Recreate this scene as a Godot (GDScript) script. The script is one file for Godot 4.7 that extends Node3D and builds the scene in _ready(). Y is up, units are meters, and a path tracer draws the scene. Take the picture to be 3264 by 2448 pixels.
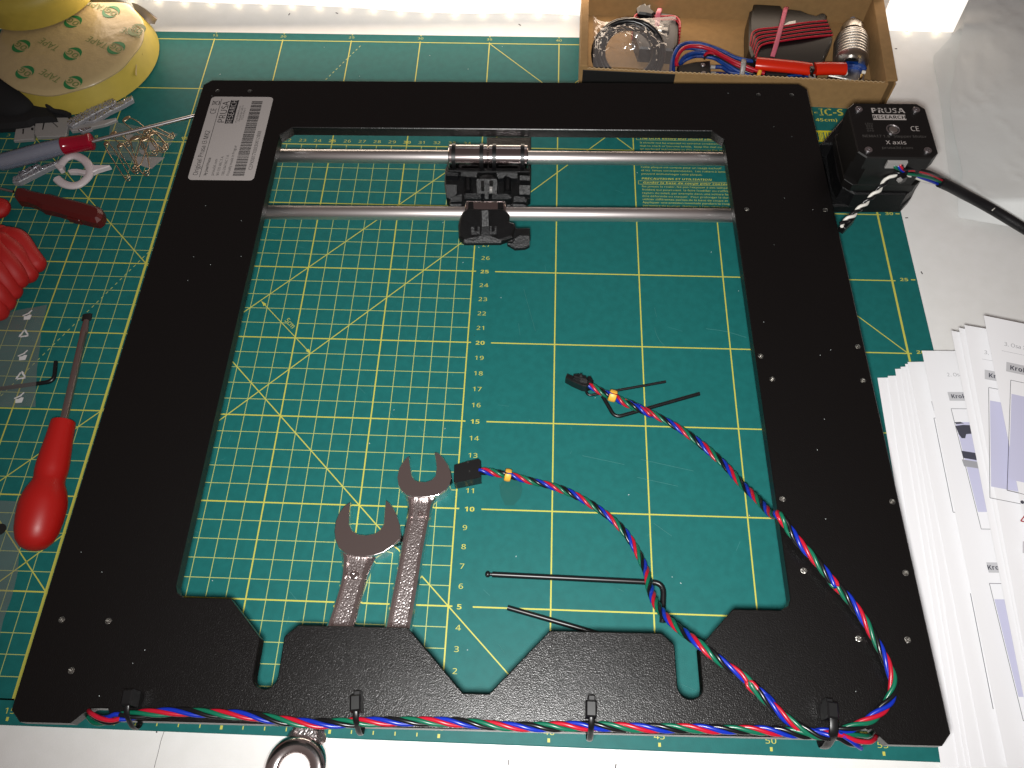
extends Node3D

const CM := 0.01
var MX: Transform3D
var FX: Transform3D
var M := {}
var used := {}
var rng := RandomNumberGenerator.new()


func _ready() -> void:
	rng.seed = 7
	MX = Transform3D(Basis(Vector3(CM, 0, 0), Vector3(0, 0, -CM), Vector3(0, CM, 0)), v(0, 0, 0))
	FX = Transform3D(Basis(Vector3(0.99992, -0.00018, -0.01298) * CM, Vector3(-0.01298, -0.02735, -0.99954) * CM, Vector3(-0.00018, 0.99963, -0.02735) * CM), v(36.702, 17.398, 5.180))
	# camera, light and exposure
	var cam := Camera3D.new()
	cam.name = "camera"
	cam.keep_aspect = Camera3D.KEEP_HEIGHT
	cam.fov = 50.6527
	cam.near = 0.01
	cam.far = 20.0
	add_child(cam)
	cam.transform = Transform3D(Basis(Vector3(0.999220, -0.013053, -0.037283), Vector3(-0.026840, 0.468151, -0.883241), Vector3(0.028983, 0.883552, 0.467436)), v(38.969, -3.829, 40.064))
	cam.current = true
	var env := Environment.new()
	env.background_mode = Environment.BG_COLOR
	env.background_color = lin(0.104, 0.079, 0.073)
	env.tonemap_mode = Environment.TONE_MAPPER_LINEAR
	env.tonemap_exposure = 1.0
	env.sdfgi_enabled = true
	env.ssao_enabled = true
	env.ssil_enabled = true
	var we := WorldEnvironment.new()
	we.name = "world_environment"
	we.environment = env
	add_child(we)
	# the camera's own flash, a centimetre below its lens
	var flash := SpotLight3D.new()
	flash.name = "flash"
	flash.light_color = lin(1.0, 0.985, 0.96)
	flash.light_energy = 0.3
	flash.light_size = 0.006
	flash.spot_angle = 54.0
	flash.spot_angle_attenuation = 1.0
	flash.spot_range = 5.0
	flash.spot_attenuation = 2.0
	flash.shadow_enabled = true
	add_child(flash)
	var fpos: Vector3 = cam.transform.origin - cam.transform.basis.x * 0.003 - cam.transform.basis.y * 0.011 + cam.transform.basis.z * 0.002
	flash.transform = Transform3D(cam.transform.basis * Basis(Vector3.UP, -0.1), fpos)
	var disc := G.new()
	disc.lathe([Vector2(0.001, 0.0), Vector2(0.28, 0.0), Vector2(0.3, -0.1), Vector2(0.001, -0.1)], Transform3D(Basis(flash.transform.basis.x, flash.transform.basis.y, flash.transform.basis.z).rotated(flash.transform.basis.x.normalized(), PI) * CM, fpos + flash.transform.basis.z * 0.004), 20)
	var fm := mk("flash_glow", lin(0.9, 0.9, 0.88), 0.4)
	fm.emission_enabled = true
	fm.emission = lin(1.0, 0.985, 0.96)
	fm.emission_energy_multiplier = 3.0
	solo("flash_lamp", disc, fm, "small round glowing flash lamp beside the camera lens", "lamp")
	# the strip of diodes along the back edge of the table
	var back := AreaLight3D.new()
	back.name = "led_strip_glow"
	back.light_color = lin(1.0, 0.8, 0.62)
	back.light_energy = 0.026
	back.area_size = Vector2(0.62, 0.03)
	back.area_range = 3.0
	back.shadow_enabled = true
	add_child(back)
	back.look_at_from_position(v(36, 47.0, 3.0), v(37, 20, -2.0), Vector3.UP)

	materials()
	table()
	mat_sheet()
	printer_frame()
	x_axis()
	motor()
	cables()
	wrenches()
	hex_keys()
	manual()
	film_bag()
	box_and_contents()
	tape_rolls()
	left_clutter()
	dust()


# ---------- places ----------
func v(x: float, y: float, h: float) -> Vector3:
	return Vector3((x - 38.0) * CM, h * CM, (18.0 - y) * CM)


func at(p: Vector3, turn: float = 0.0) -> Transform3D:   # centimetre axes (x right, y away, z up) set at a world point, turned about the vertical
	return Transform3D(MX.basis * Basis(Vector3(0, 0, 1), turn), p)


func along(a: Vector3, b: Vector3, up: Vector3 = Vector3.UP) -> Transform3D:   # centimetre axes with z from a towards b
	var z := (b - a).normalized()
	var x := up.cross(z)
	if x.length() < 0.01:
		x = Vector3.RIGHT.cross(z)
	x = x.normalized()
	return Transform3D(Basis(x * CM, z.cross(x) * CM, z * CM), a)


func lin(r: float, g: float, b: float, a: float = 1.0) -> Color:
	var c := Color(r, g, b).linear_to_srgb()
	c.a = a
	return c


# ---------- nodes ----------
func numbered(called: String) -> String:
	var k: int = used.get(called, 0)
	used[called] = k + 1
	return called if k == 0 else "%s_%03d" % [called, k]


func tag(o: Node, label: String, category: String, group: String = "", kind: String = "") -> void:
	if label:
		o.set_meta("label", label)
	if category:
		o.set_meta("category", category)
	if group:
		o.set_meta("group", group)
	if kind:
		o.set_meta("kind", kind)


func thing(called: String, label: String, category: String, base: Vector3, group: String = "") -> Node3D:
	var o := Node3D.new()
	o.name = numbered(called)
	o.position = base
	add_child(o)
	tag(o, label, category, group)
	return o


func root_pos(o: Node3D) -> Vector3:
	return o.position if o.get_parent() == self else root_pos(o.get_parent()) + o.position


func part(parent: Node3D, called: String, g: G, m: Material, label: String = "") -> MeshInstance3D:
	var o := MeshInstance3D.new()
	o.name = called if not parent.has_node(called) else "%s_%03d" % [called, parent.get_child_count()]
	o.mesh = g.mesh(root_pos(parent))
	o.material_override = m
	parent.add_child(o, true)
	if label:
		o.set_meta("label", label)
	return o


func solo(called: String, g: G, m: Material, label: String, category: String, group: String = "", kind: String = "") -> MeshInstance3D:
	var lo := g.p[0]
	var hi := g.p[0]
	for q in g.p:
		lo = lo.min(q)
		hi = hi.max(q)
	var base := Vector3((lo.x + hi.x) / 2.0, lo.y, (lo.z + hi.z) / 2.0)
	var o := MeshInstance3D.new()
	o.name = numbered(called)
	o.mesh = g.mesh(base)
	o.position = base
	o.material_override = m
	add_child(o)
	tag(o, label, category, group, kind)
	return o


# ---------- meshes ----------
class G:
	var p := PackedVector3Array()
	var n := PackedVector3Array()
	var t := PackedVector2Array()
	var i := PackedInt32Array()

	func vert(a: Vector3, b: Vector3, uv: Vector2 = Vector2.ZERO) -> int:
		p.push_back(a)
		n.push_back(b)
		t.push_back(uv)
		return p.size() - 1

	func tri(a: int, b: int, c: int) -> void:
		var f := (p[c] - p[a]).cross(p[b] - p[a])
		if f.dot(n[a] + n[b] + n[c]) < 0.0:
			i.append_array(PackedInt32Array([a, c, b]))
		else:
			i.append_array(PackedInt32Array([a, b, c]))

	func quad(a: int, b: int, c: int, d: int) -> void:
		tri(a, b, c)
		tri(a, c, d)

	func face(pts: Array, out: Vector3) -> void:
		var f := Vector3.ZERO
		for k in range(1, pts.size() - 1):
			f += (pts[k + 1] - pts[0]).cross(pts[k] - pts[0])
		f = f.normalized()
		if f.dot(out) < 0.0:
			f = -f
		var s := p.size()
		for q in pts:
			vert(q, f)
		for k in range(1, pts.size() - 1):
			tri(s, s + k, s + k + 1)

	func mesh(base: Vector3) -> ArrayMesh:
		var q := PackedVector3Array()
		q.resize(p.size())
		for k in p.size():
			q[k] = p[k] - base
		var a := []
		a.resize(Mesh.ARRAY_MAX)
		a[Mesh.ARRAY_VERTEX] = q
		a[Mesh.ARRAY_NORMAL] = n
		a[Mesh.ARRAY_TEX_UV] = t
		a[Mesh.ARRAY_INDEX] = i
		var m := ArrayMesh.new()
		m.add_surface_from_arrays(Mesh.PRIMITIVE_TRIANGLES, a)
		return m

	# a round or flattened rod along world points; radius in cm; wide > 1 makes it a strap lying across "up"
	func tube(pts: PackedVector3Array, r: float, sides: int = 8, taper = null, wide: float = 1.0, up: Vector3 = Vector3.UP, lie: Vector3 = Vector3.ZERO) -> void:
		var s := p.size()
		var last := pts.size() - 1
		var side := Vector3.ZERO
		var run := 0.0
		for k in pts.size():
			var d := (pts[mini(k + 1, last)] - pts[maxi(k - 1, 0)]).normalized()
			if k == 0 or wide != 1.0:
				var nx := up.cross(d) if lie == Vector3.ZERO else lie
				if nx.length() < 0.05:
					nx = side if side != Vector3.ZERO else Vector3.RIGHT.cross(d)
				if side != Vector3.ZERO and nx.dot(side) < 0.0:
					nx = -nx
				side = nx
			side = (side - d * side.dot(d)).normalized()
			var b := d.cross(side)
			if k > 0:
				run += pts[k].distance_to(pts[k - 1])
			var rr: float = r * 0.01 * (taper.call(float(k) / last) if taper != null else 1.0)
			for j in sides:
				var ang := TAU * j / sides
				var cx := cos(ang)
				var sx := sin(ang)
				var nn := (side * cx / wide + b * sx).normalized()
				vert(pts[k] + side * cx * rr * wide + b * sx * rr, nn, Vector2(float(j) / sides, run * 100.0))
		for k in last:
			for j in sides:
				var j2 := (j + 1) % sides
				quad(s + k * sides + j, s + k * sides + j2, s + (k + 1) * sides + j2, s + (k + 1) * sides + j)
		for e in 2:
			var k0 := s + (0 if e == 0 else last * sides)
			var out := (pts[0] - pts[1]).normalized() if e == 0 else (pts[last] - pts[last - 1]).normalized()
			var c := vert(pts[0] if e == 0 else pts[last], out)
			for j in sides:
				vert(p[k0 + j], out)
			for j in sides:
				tri(c, c + 1 + j, c + 1 + (j + 1) % sides)

	# profile points (radius, height) in cm turned about the z axis of xf
	func lathe(prof: Array, xf: Transform3D, sides: int = 24, flute = null) -> void:
		for k in prof.size() - 1:
			var a: Vector2 = prof[k]
			var b: Vector2 = prof[k + 1]
			var d := (b - a)
			if d.length() < 1e-6:
				continue
			var me := Vector2(d.y, -d.x).normalized()
			var na := me
			var nb := me
			if k > 0:
				var e: Vector2 = (a - prof[k - 1])
				var pe := Vector2(e.y, -e.x).normalized()
				if pe.dot(me) > 0.75:
					na = (pe + me).normalized()
			if k + 2 < prof.size():
				var e2: Vector2 = (prof[k + 2] - b)
				var pe2 := Vector2(e2.y, -e2.x).normalized()
				if pe2.dot(me) > 0.75:
					nb = (pe2 + me).normalized()
			var s := p.size()
			for j in sides + 1:
				var ang := TAU * j / sides
				var u := Vector3(cos(ang), sin(ang), 0)
				var fa: float = flute.call(ang) if flute != null else 1.0
				vert(xf * (u * a.x * fa + Vector3(0, 0, a.y)), (xf.basis * (u * na.x + Vector3(0, 0, na.y))).normalized(), Vector2(float(j) / sides, a.y))
				vert(xf * (u * b.x * fa + Vector3(0, 0, b.y)), (xf.basis * (u * nb.x + Vector3(0, 0, nb.y))).normalized(), Vector2(float(j) / sides, b.y))
			for j in sides:
				quad(s + j * 2, s + j * 2 + 1, s + j * 2 + 3, s + j * 2 + 2)

	static func inset(poly: PackedVector2Array, by: float) -> PackedVector2Array:   # poly counter-clockwise; positive shrinks
		var out := PackedVector2Array()
		var c := poly.size()
		for k in c:
			var a := (poly[k] - poly[(k + c - 1) % c]).normalized()
			var b := (poly[(k + 1) % c] - poly[k]).normalized()
			var na := Vector2(-a.y, a.x)
			var nb := Vector2(-b.y, b.x)
			var m := (na + nb)
			var l := m.length()
			m = na if l < 0.2 else m / l
			out.push_back(poly[k] + m * by / maxf(0.4, m.dot(na)))
		return out

	static func ccw(poly: PackedVector2Array) -> PackedVector2Array:
		if Geometry2D.is_polygon_clockwise(poly):
			var r := poly.duplicate()
			r.reverse()
			return r
		return poly

	func band(lo: PackedVector2Array, zlo: float, hi: PackedVector2Array, zhi: float, xf: Transform3D, inward: bool = false) -> void:
		var c := lo.size()
		for k in c:
			var k2 := (k + 1) % c
			var d := (lo[k2] - lo[k])
			if d.length() < 1e-5:
				continue
			d = d.normalized()
			var out2 := Vector2(d.y, -d.x)
			if inward:
				out2 = -out2
			var out := (xf.basis * Vector3(out2.x, out2.y, 0.2)).normalized()
			face([xf * Vector3(lo[k].x, lo[k].y, zlo), xf * Vector3(lo[k2].x, lo[k2].y, zlo), xf * Vector3(hi[k2].x, hi[k2].y, zhi), xf * Vector3(hi[k].x, hi[k].y, zhi)], out)

	# a polygon (cm, in the xy plane of xf) raised from z0 to z1 with a chamfered top edge
	func prism(poly0: PackedVector2Array, xf: Transform3D, z0: float, z1: float, bev: float = 0.03, bottom: bool = true) -> void:
		var poly := ccw(poly0)
		var top := inset(poly, bev) if bev > 0.0 else poly
		band(poly, z0, poly, z1 - bev, xf)
		if bev > 0.0:
			band(poly, z1 - bev, top, z1, xf)
		var tr := Geometry2D.triangulate_polygon(top)
		if tr.is_empty():
			top = poly
			tr = Geometry2D.triangulate_polygon(poly)
		var up := xf.basis.z.normalized()
		var s := p.size()
		for q in top:
			vert(xf * Vector3(q.x, q.y, z1), up, q)
		for k in range(0, tr.size(), 3):
			tri(s + tr[k], s + tr[k + 1], s + tr[k + 2])
		if bottom:
			s = p.size()
			for q in poly:
				vert(xf * Vector3(q.x, q.y, z0), -up, q)
			var tb := Geometry2D.triangulate_polygon(poly)
			for k in range(0, tb.size(), 3):
				tri(s + tb[k], s + tb[k + 1], s + tb[k + 2])

	func box(xf: Transform3D, x: float, y: float, z0: float, z1: float, bev: float = 0.02) -> void:   # x, y: full sizes
		prism(PackedVector2Array([Vector2(-x / 2, -y / 2), Vector2(x / 2, -y / 2), Vector2(x / 2, y / 2), Vector2(-x / 2, y / 2)]), xf, z0, z1, bev)

	func rect(xf: Transform3D, x0: float, y0: float, x1: float, y1: float, z: float) -> void:   # a flat print
		face([xf * Vector3(x0, y0, z), xf * Vector3(x1, y0, z), xf * Vector3(x1, y1, z), xf * Vector3(x0, y1, z)], xf.basis.z)

	func line(xf: Transform3D, a: Vector2, b: Vector2, w: float, z: float) -> void:
		var d := (b - a).normalized() * w / 2.0
		var m := Vector2(-d.y, d.x)
		var q := [a - m, b - m, b + m, a + m]
		face(q.map(func(k): return xf * Vector3(k.x, k.y, z)), xf.basis.z)

	# a surface f(u, v) in world space with thickness in cm downwards along its normal (0 = one skin)
	func grid(nu: int, nv: int, f: Callable, thick: float = 0.0) -> void:
		var q := []
		for a in nu + 1:
			var row := PackedVector3Array()
			for b in nv + 1:
				row.push_back(f.call(float(a) / nu, float(b) / nv))
			q.push_back(row)
		var nr := []
		for a in nu + 1:
			var row := PackedVector3Array()
			for b in nv + 1:
				var du: Vector3 = q[mini(a + 1, nu)][b] - q[maxi(a - 1, 0)][b]
				var dv: Vector3 = q[a][mini(b + 1, nv)] - q[a][maxi(b - 1, 0)]
				var m := du.cross(dv).normalized()
				if m == Vector3.ZERO:
					m = Vector3.UP
				row.push_back(m)
			nr.push_back(row)
		var flip: float = -1.0 if nr[nu / 2][nv / 2].y < 0.0 else 1.0
		for side in (2 if thick > 0.0 else 1):
			var s := p.size()
			for a in nu + 1:
				for b in nv + 1:
					var m: Vector3 = nr[a][b] * flip
					vert(q[a][b] - (m * thick * 0.01 if side == 1 else Vector3.ZERO), -m if side == 1 else m, Vector2(float(a) / nu, float(b) / nv))
			for a in nu:
				for b in nv:
					var k := s + a * (nv + 1) + b
					quad(k, k + 1, k + nv + 2, k + nv + 1)
		if thick > 0.0:
			var rim := []
			for a in nu + 1: rim.push_back([a, 0])
			for b in range(1, nv + 1): rim.push_back([nu, b])
			for a in range(nu - 1, -1, -1): rim.push_back([a, nv])
			for b in range(nv - 1, -1, -1): rim.push_back([0, b])
			var mid: Vector3 = q[nu / 2][nv / 2]
			for k in rim.size() - 1:
				var e: Array = rim[k]
				var e2: Array = rim[k + 1]
				var a: Vector3 = q[e[0]][e[1]]
				var b: Vector3 = q[e2[0]][e2[1]]
				face([a, b, b - nr[e2[0]][e2[1]] * flip * thick * 0.01, a - nr[e[0]][e[1]] * flip * thick * 0.01], a - mid)

	func ball(c: Vector3, rx: float, ry: float, rz: float, xf: Basis, nu: int = 16, nv: int = 10) -> void:   # radii in cm along the axes of xf (unit)
		var s := p.size()
		for b in nv + 1:
			var th := PI * b / nv
			for a in nu + 1:
				var ph := TAU * a / nu
				var u := Vector3(sin(th) * cos(ph), sin(th) * sin(ph), cos(th))
				vert(c + xf * (u * Vector3(rx, ry, rz)) * 0.01, (xf * (u / Vector3(rx, ry, rz))).normalized(), Vector2(float(a) / nu, float(b) / nv))
		for b in nv:
			for a in nu:
				var k := s + b * (nu + 1) + a
				quad(k, k + 1, k + nu + 2, k + nu + 1)

	func add(m: Mesh, xf: Transform3D) -> void:
		for sf in m.get_surface_count():
			var a := m.surface_get_arrays(sf)
			var s := p.size()
			var pv: PackedVector3Array = a[Mesh.ARRAY_VERTEX]
			var nv: PackedVector3Array = a[Mesh.ARRAY_NORMAL]
			for k in pv.size():
				vert(xf * pv[k], (xf.basis * nv[k]).normalized())
			if a[Mesh.ARRAY_INDEX] != null:
				for k in a[Mesh.ARRAY_INDEX]:
					i.push_back(s + k)
			else:
				for k in pv.size():
					i.push_back(s + k)


var fonts := {}
# flat lettering in the xy plane of xf; h is the height of the capitals in cm
func write(g: G, s: String, xf: Transform3D, x: float, y: float, h: float, z: float = 0.004, stretch: float = 1.0, weight: int = 400, align: int = HORIZONTAL_ALIGNMENT_CENTER, turn: float = 0.0, slant: float = 0.0, serif: bool = false) -> void:
	var key := "%d%s" % [weight, serif]
	if not fonts.has(key):
		var f := SystemFont.new()
		f.font_names = PackedStringArray(["Droid Serif" if serif else "Droid Sans"])
		f.font_weight = weight
		fonts[key] = f
	var tm := TextMesh.new()
	tm.text = s
	tm.font = fonts[key]
	tm.font_size = 32
	tm.pixel_size = h / (32.0 * 0.714)
	tm.depth = 0.0
	tm.curve_step = 4.0
	tm.horizontal_alignment = align
	tm.vertical_alignment = VERTICAL_ALIGNMENT_CENTER
	var b := Basis(Vector3(0, 0, 1), turn) * Basis(Vector3(stretch, 0, 0), Vector3(slant, 1, 0), Vector3(0, 0, 1))
	g.add(tm, xf * Transform3D(b, Vector3(x, y, z)))


func smooth(pts: Array, per: int = 8) -> PackedVector3Array:
	var out := PackedVector3Array()
	var c := pts.size()
	for k in c - 1:
		var p0: Vector3 = pts[maxi(k - 1, 0)]
		var p1: Vector3 = pts[k]
		var p2: Vector3 = pts[k + 1]
		var p3: Vector3 = pts[mini(k + 2, c - 1)]
		for j in per:
			var w := float(j) / per
			out.push_back(0.5 * (2.0 * p1 + (p2 - p0) * w + (2.0 * p0 - 5.0 * p1 + 4.0 * p2 - p3) * w * w + (3.0 * p1 - p0 - 3.0 * p2 + p3) * w * w * w))
	out.push_back(pts[c - 1])
	return out


func even(pts: PackedVector3Array, step: float) -> PackedVector3Array:   # points at an even spacing (cm)
	var out := PackedVector3Array([pts[0]])
	var left := step * CM
	for k in pts.size() - 1:
		var a := pts[k]
		var b := pts[k + 1]
		var l := a.distance_to(b)
		var from := 0.0
		while l - from >= left:
			from += left
			left = step * CM
			out.push_back(a.lerp(b, from / l))
		left -= l - from
	if out[out.size() - 1].distance_to(pts[pts.size() - 1]) > 0.0002:
		out.push_back(pts[pts.size() - 1])
	return out


func bend(a: Vector3, b: Vector3, c: Vector3, r: float) -> Array:   # the rounded corner of a bent rod
	var out := []
	var d1 := (a - b).normalized() * r * CM
	var d2 := (c - b).normalized() * r * CM
	for k in 9:
		var w := k / 8.0
		out.push_back((b + d1).lerp(b, w).lerp(b.lerp(b + d2, w), w))
	return out


func arc(cx: float, cy: float, r: float, a0: float, a1: float, steps: int) -> Array:
	var out := []
	for k in steps + 1:
		var a := deg_to_rad(lerpf(a0, a1, float(k) / steps))
		out.push_back(Vector2(cx + cos(a) * r, cy + sin(a) * r))
	return out


# ---------- materials ----------
var tx := {}
func noise(called: String, freq: float, normal: float, size: int = 512, kind: int = FastNoiseLite.TYPE_SIMPLEX_SMOOTH, octaves: int = 3, ramp: Array = []) -> NoiseTexture2D:
	if tx.has(called):
		return tx[called]
	var f := FastNoiseLite.new()
	f.seed = 11 + tx.size() * 7
	f.noise_type = kind
	f.frequency = freq
	f.fractal_octaves = octaves
	f.fractal_type = FastNoiseLite.FRACTAL_FBM if octaves > 1 else FastNoiseLite.FRACTAL_NONE
	var t := NoiseTexture2D.new()
	t.width = size
	t.height = size
	t.seamless = true
	t.noise = f
	if normal > 0.0:
		t.as_normal_map = true
		t.bump_strength = normal
	if ramp:
		var gr := Gradient.new()
		gr.set_color(0, ramp[0])
		gr.set_color(1, ramp[1])
		t.color_ramp = gr
	tx[called] = t
	return t


# a tileable relief of small random grains, n of them along each side of the tile
func grains(called: String, n: int, size: int, height: float) -> ImageTexture:
	var r := RandomNumberGenerator.new()
	r.seed = 91 + tx.size()
	var data := PackedByteArray()
	data.resize(n * n)
	for k in n * n:
		data[k] = r.randi() & 255
	var im := Image.create_from_data(n, n, false, Image.FORMAT_L8, data)
	im.resize(size, size, Image.INTERPOLATE_CUBIC)
	im.convert(Image.FORMAT_RGBA8)
	im.bump_map_to_normal_map(height)
	tx[called] = ImageTexture.create_from_image(im)
	return tx[called]


func mk(called: String, c: Color, rough: float, metal: float = 0.0) -> StandardMaterial3D:
	var m := StandardMaterial3D.new()
	m.resource_name = called
	m.albedo_color = c
	m.roughness = rough
	m.metallic = metal
	M[called] = m
	return m


func tri(m: StandardMaterial3D, per_m: Vector3) -> void:
	m.uv1_triplanar = true
	m.uv1_scale = per_m


func bump(m: StandardMaterial3D, t: Texture2D, s: float, per_m: float) -> void:
	m.normal_enabled = true
	m.normal_texture = t
	m.normal_scale = s
	tri(m, Vector3.ONE * per_m)


func film(called: String, c: Color, alpha: float, rough: float) -> StandardMaterial3D:
	var m := mk(called, Color(c.r, c.g, c.b, alpha), rough)
	m.transparency = BaseMaterial3D.TRANSPARENCY_ALPHA
	m.cull_mode = BaseMaterial3D.CULL_DISABLED
	return m


func materials() -> void:
	var grain := noise("grain", 0.02, 0.0, 512, FastNoiseLite.TYPE_SIMPLEX_SMOOTH, 5, [Color(0.92, 0.92, 0.92), Color(1, 1, 1)])
	var fine := noise("fine", 0.25, 2.0, 512, FastNoiseLite.TYPE_SIMPLEX_SMOOTH, 2)
	var speck := grains("speck", 512, 1024, 1.0)
	var soft := noise("soft", 0.015, 5.0, 512, FastNoiseLite.TYPE_SIMPLEX_SMOOTH, 4)
	var m := mk("table_white", lin(0.85, 0.845, 0.83), 0.32)
	m.albedo_texture = noise("table_tone", 0.012, 0.0, 512, FastNoiseLite.TYPE_SIMPLEX_SMOOTH, 5, [Color(0.975, 0.975, 0.97), Color(1, 1, 1)])
	bump(m, fine, 0.15, 12.0)
	m = mk("mat_green", lin(0.010, 0.134, 0.128), 0.5)
	m.metallic_specular = 0.32
	m.albedo_texture = grain
	bump(m, fine, 0.16, 14.0)
	mk("mat_print", lin(0.5, 0.49, 0.08), 0.5)
	mk("mat_print_thin", lin(0.4, 0.46, 0.14), 0.5)
	mk("mat_block", lin(0.6, 0.55, 0.02), 0.5)
	mk("stain_green", lin(0.01, 0.1, 0.09), 0.35)
	mk("scratch", lin(0.035, 0.19, 0.18), 0.6)
	m = mk("powder_coat", lin(0.002, 0.0017, 0.0017), 0.32)
	m.metallic_specular = 0.5
	bump(m, speck, 0.5, 8.5)
	mk("bare_edge", lin(0.75, 0.74, 0.72), 0.3, 1.0)
	mk("sticker", lin(0.4, 0.37, 0.355), 0.5)
	mk("ink", lin(0.008, 0.008, 0.01), 0.6)
	mk("ink_grey", lin(0.10, 0.09, 0.09), 0.6)
	m = mk("rod_steel", lin(0.72, 0.68, 0.67), 0.42, 1.0)
	bump(m, fine, 0.12, 40.0)
	mk("bearing_steel", lin(0.5, 0.44, 0.44), 0.16, 1.0)
	m = mk("printed_black", lin(0.0035, 0.0036, 0.004), 0.36)
	m.metallic_specular = 0.34
	m.normal_enabled = true
	m.normal_texture = noise("layers", 0.08, 6.0, 512, FastNoiseLite.TYPE_SIMPLEX, 3)
	m.normal_scale = 0.9
	tri(m, Vector3(30, 90, 90))
	m = mk("printed_layers", lin(0.006, 0.0064, 0.0072), 0.42)
	m.metallic_specular = 0.32
	bump(m, speck, 0.9, 6.0)
	mk("plastic_black", lin(0.0045, 0.0045, 0.005), 0.36)
	mk("motor_black", lin(0.004, 0.0036, 0.0034), 0.4)
	mk("motor_print", lin(0.42, 0.38, 0.36), 0.5)
	mk("motor_print_dim", lin(0.07, 0.065, 0.06), 0.5)
	mk("screw_zinc", lin(0.62, 0.6, 0.62), 0.28, 1.0)
	mk("wire_red", lin(0.4, 0.006, 0.022), 0.32)
	mk("wire_blue", lin(0.004, 0.022, 0.33), 0.3)
	mk("wire_green", lin(0.003, 0.115, 0.062), 0.32)
	mk("wire_black", lin(0.005, 0.005, 0.006), 0.28)
	mk("wire_white", lin(0.72, 0.7, 0.64), 0.4)
	mk("marker_yellow", lin(0.8, 0.42, 0.05), 0.45)
	m = mk("sleeve_black", lin(0.005, 0.005, 0.006), 0.45)
	bump(m, speck, 0.5, 6.0)
	mk("chrome", lin(0.93, 0.86, 0.85), 0.15, 1.0)
	m = mk("chrome_pitted", lin(0.86, 0.79, 0.78), 0.24, 1.0)
	bump(m, speck, 0.42, 3.6)
	mk("hex_black", lin(0.006, 0.006, 0.007), 0.34)
	m = mk("paper", lin(0.80, 0.80, 0.82), 0.75)
	mk("paper_grey", lin(0.5, 0.5, 0.52), 0.75)
	mk("paper_lilac", lin(0.52, 0.52, 0.68), 0.75)
	mk("paper_ink", lin(0.05, 0.05, 0.07), 0.7)
	mk("paper_ink_light", lin(0.32, 0.32, 0.34), 0.7)
	m = mk("bag_white", lin(0.72, 0.74, 0.73), 0.45)
	bump(m, soft, 0.12, 5.0)
	m.backlight_enabled = true
	m.backlight = Color(0.25, 0.25, 0.25)
	m = mk("cardboard", lin(0.33, 0.195, 0.075), 0.85)
	m.albedo_texture = grain
	bump(m, fine, 0.5, 14.0)
	mk("cardboard_edge", lin(0.46, 0.33, 0.18), 0.9)
	mk("tape_black", lin(0.007, 0.006, 0.006), 0.6)
	m = mk("tape_yellow", lin(0.55, 0.43, 0.07), 0.5)
	m.albedo_texture = grain
	tri(m, Vector3.ONE * 9.0)
	m = mk("liner_buff", lin(0.5, 0.39, 0.2), 0.28)
	bump(m, soft, 0.35, 12.0)
	mk("liner_green", lin(0.012, 0.2, 0.06), 0.35)
	mk("liner_green_pale", lin(0.16, 0.22, 0.07), 0.35)
	m = mk("cloth_black", lin(0.007, 0.007, 0.008), 0.85)
	bump(m, fine, 1.0, 40.0)
	m = mk("glitter_silver", lin(0.3, 0.3, 0.32), 0.4, 0.1)
	bump(m, speck, 1.0, 3.2)
	mk("plastic_grey", lin(0.3, 0.29, 0.28), 0.4)
	mk("plastic_white", lin(0.62, 0.55, 0.56), 0.4)
	film("clear_plastic", lin(0.3, 0.33, 0.42), 0.5, 0.12)
	film("handle_clear", lin(0.25, 0.27, 0.36), 0.55, 0.12)
	mk("collar_red", lin(0.3, 0.004, 0.02), 0.15)
	mk("gold_wire", lin(0.55, 0.42, 0.28), 0.34, 1.0)
	mk("glitter_flake", lin(0.75, 0.75, 0.78), 0.18, 1.0)
	mk("handle_dark_red", lin(0.09, 0.006, 0.005), 0.4)
	m = mk("handle_red", lin(0.4, 0.007, 0.005), 0.42)
	bump(m, fine, 0.15, 30.0)
	mk("grip_red", lin(0.38, 0.005, 0.004), 0.6)
	mk("blade_steel", lin(0.5, 0.4, 0.38), 0.35, 1.0)
	mk("tip_black", lin(0.006, 0.006, 0.006), 0.6)
	film("film_grey", lin(0.3, 0.28, 0.27), 0.24, 0.2)
	film("film_clear", lin(0.55, 0.5, 0.48), 0.16, 0.1)
	mk("film_print", lin(0.6, 0.6, 0.6), 0.5)
	m = mk("braid_blue", lin(0.01, 0.09, 0.42), 0.45)
	bump(m, speck, 0.6, 4.0)
	m.albedo_texture = noise("braid", 0.2, 0.0, 256, FastNoiseLite.TYPE_CELLULAR, 1, [Color(0.35, 0.4, 0.5), Color(1.0, 1.0, 1.0)])
	mk("shrink_red", lin(0.62, 0.02, 0.004), 0.25)
	mk("band_pink", lin(0.55, 0.12, 0.18), 0.6)
	mk("aluminium", lin(0.6, 0.58, 0.55), 0.32, 1.0)
	mk("brass", lin(0.7, 0.45, 0.15), 0.3, 1.0)
	mk("glove_grey", lin(0.42, 0.36, 0.33), 0.7)
	mk("dust_white", lin(0.5, 0.55, 0.55), 0.8)
	m = mk("diffuser_glow", lin(0.85, 0.83, 0.8), 0.6)
	m.emission_enabled = true
	m.emission = lin(1.0, 0.93, 0.84)
	m.emission_energy_multiplier = 0.95
	m = mk("led_glow", lin(0.9, 0.85, 0.7), 0.5)
	m.emission_enabled = true
	m.emission = lin(1.0, 0.8, 0.55)
	m.emission_energy_multiplier = 5.0


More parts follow.
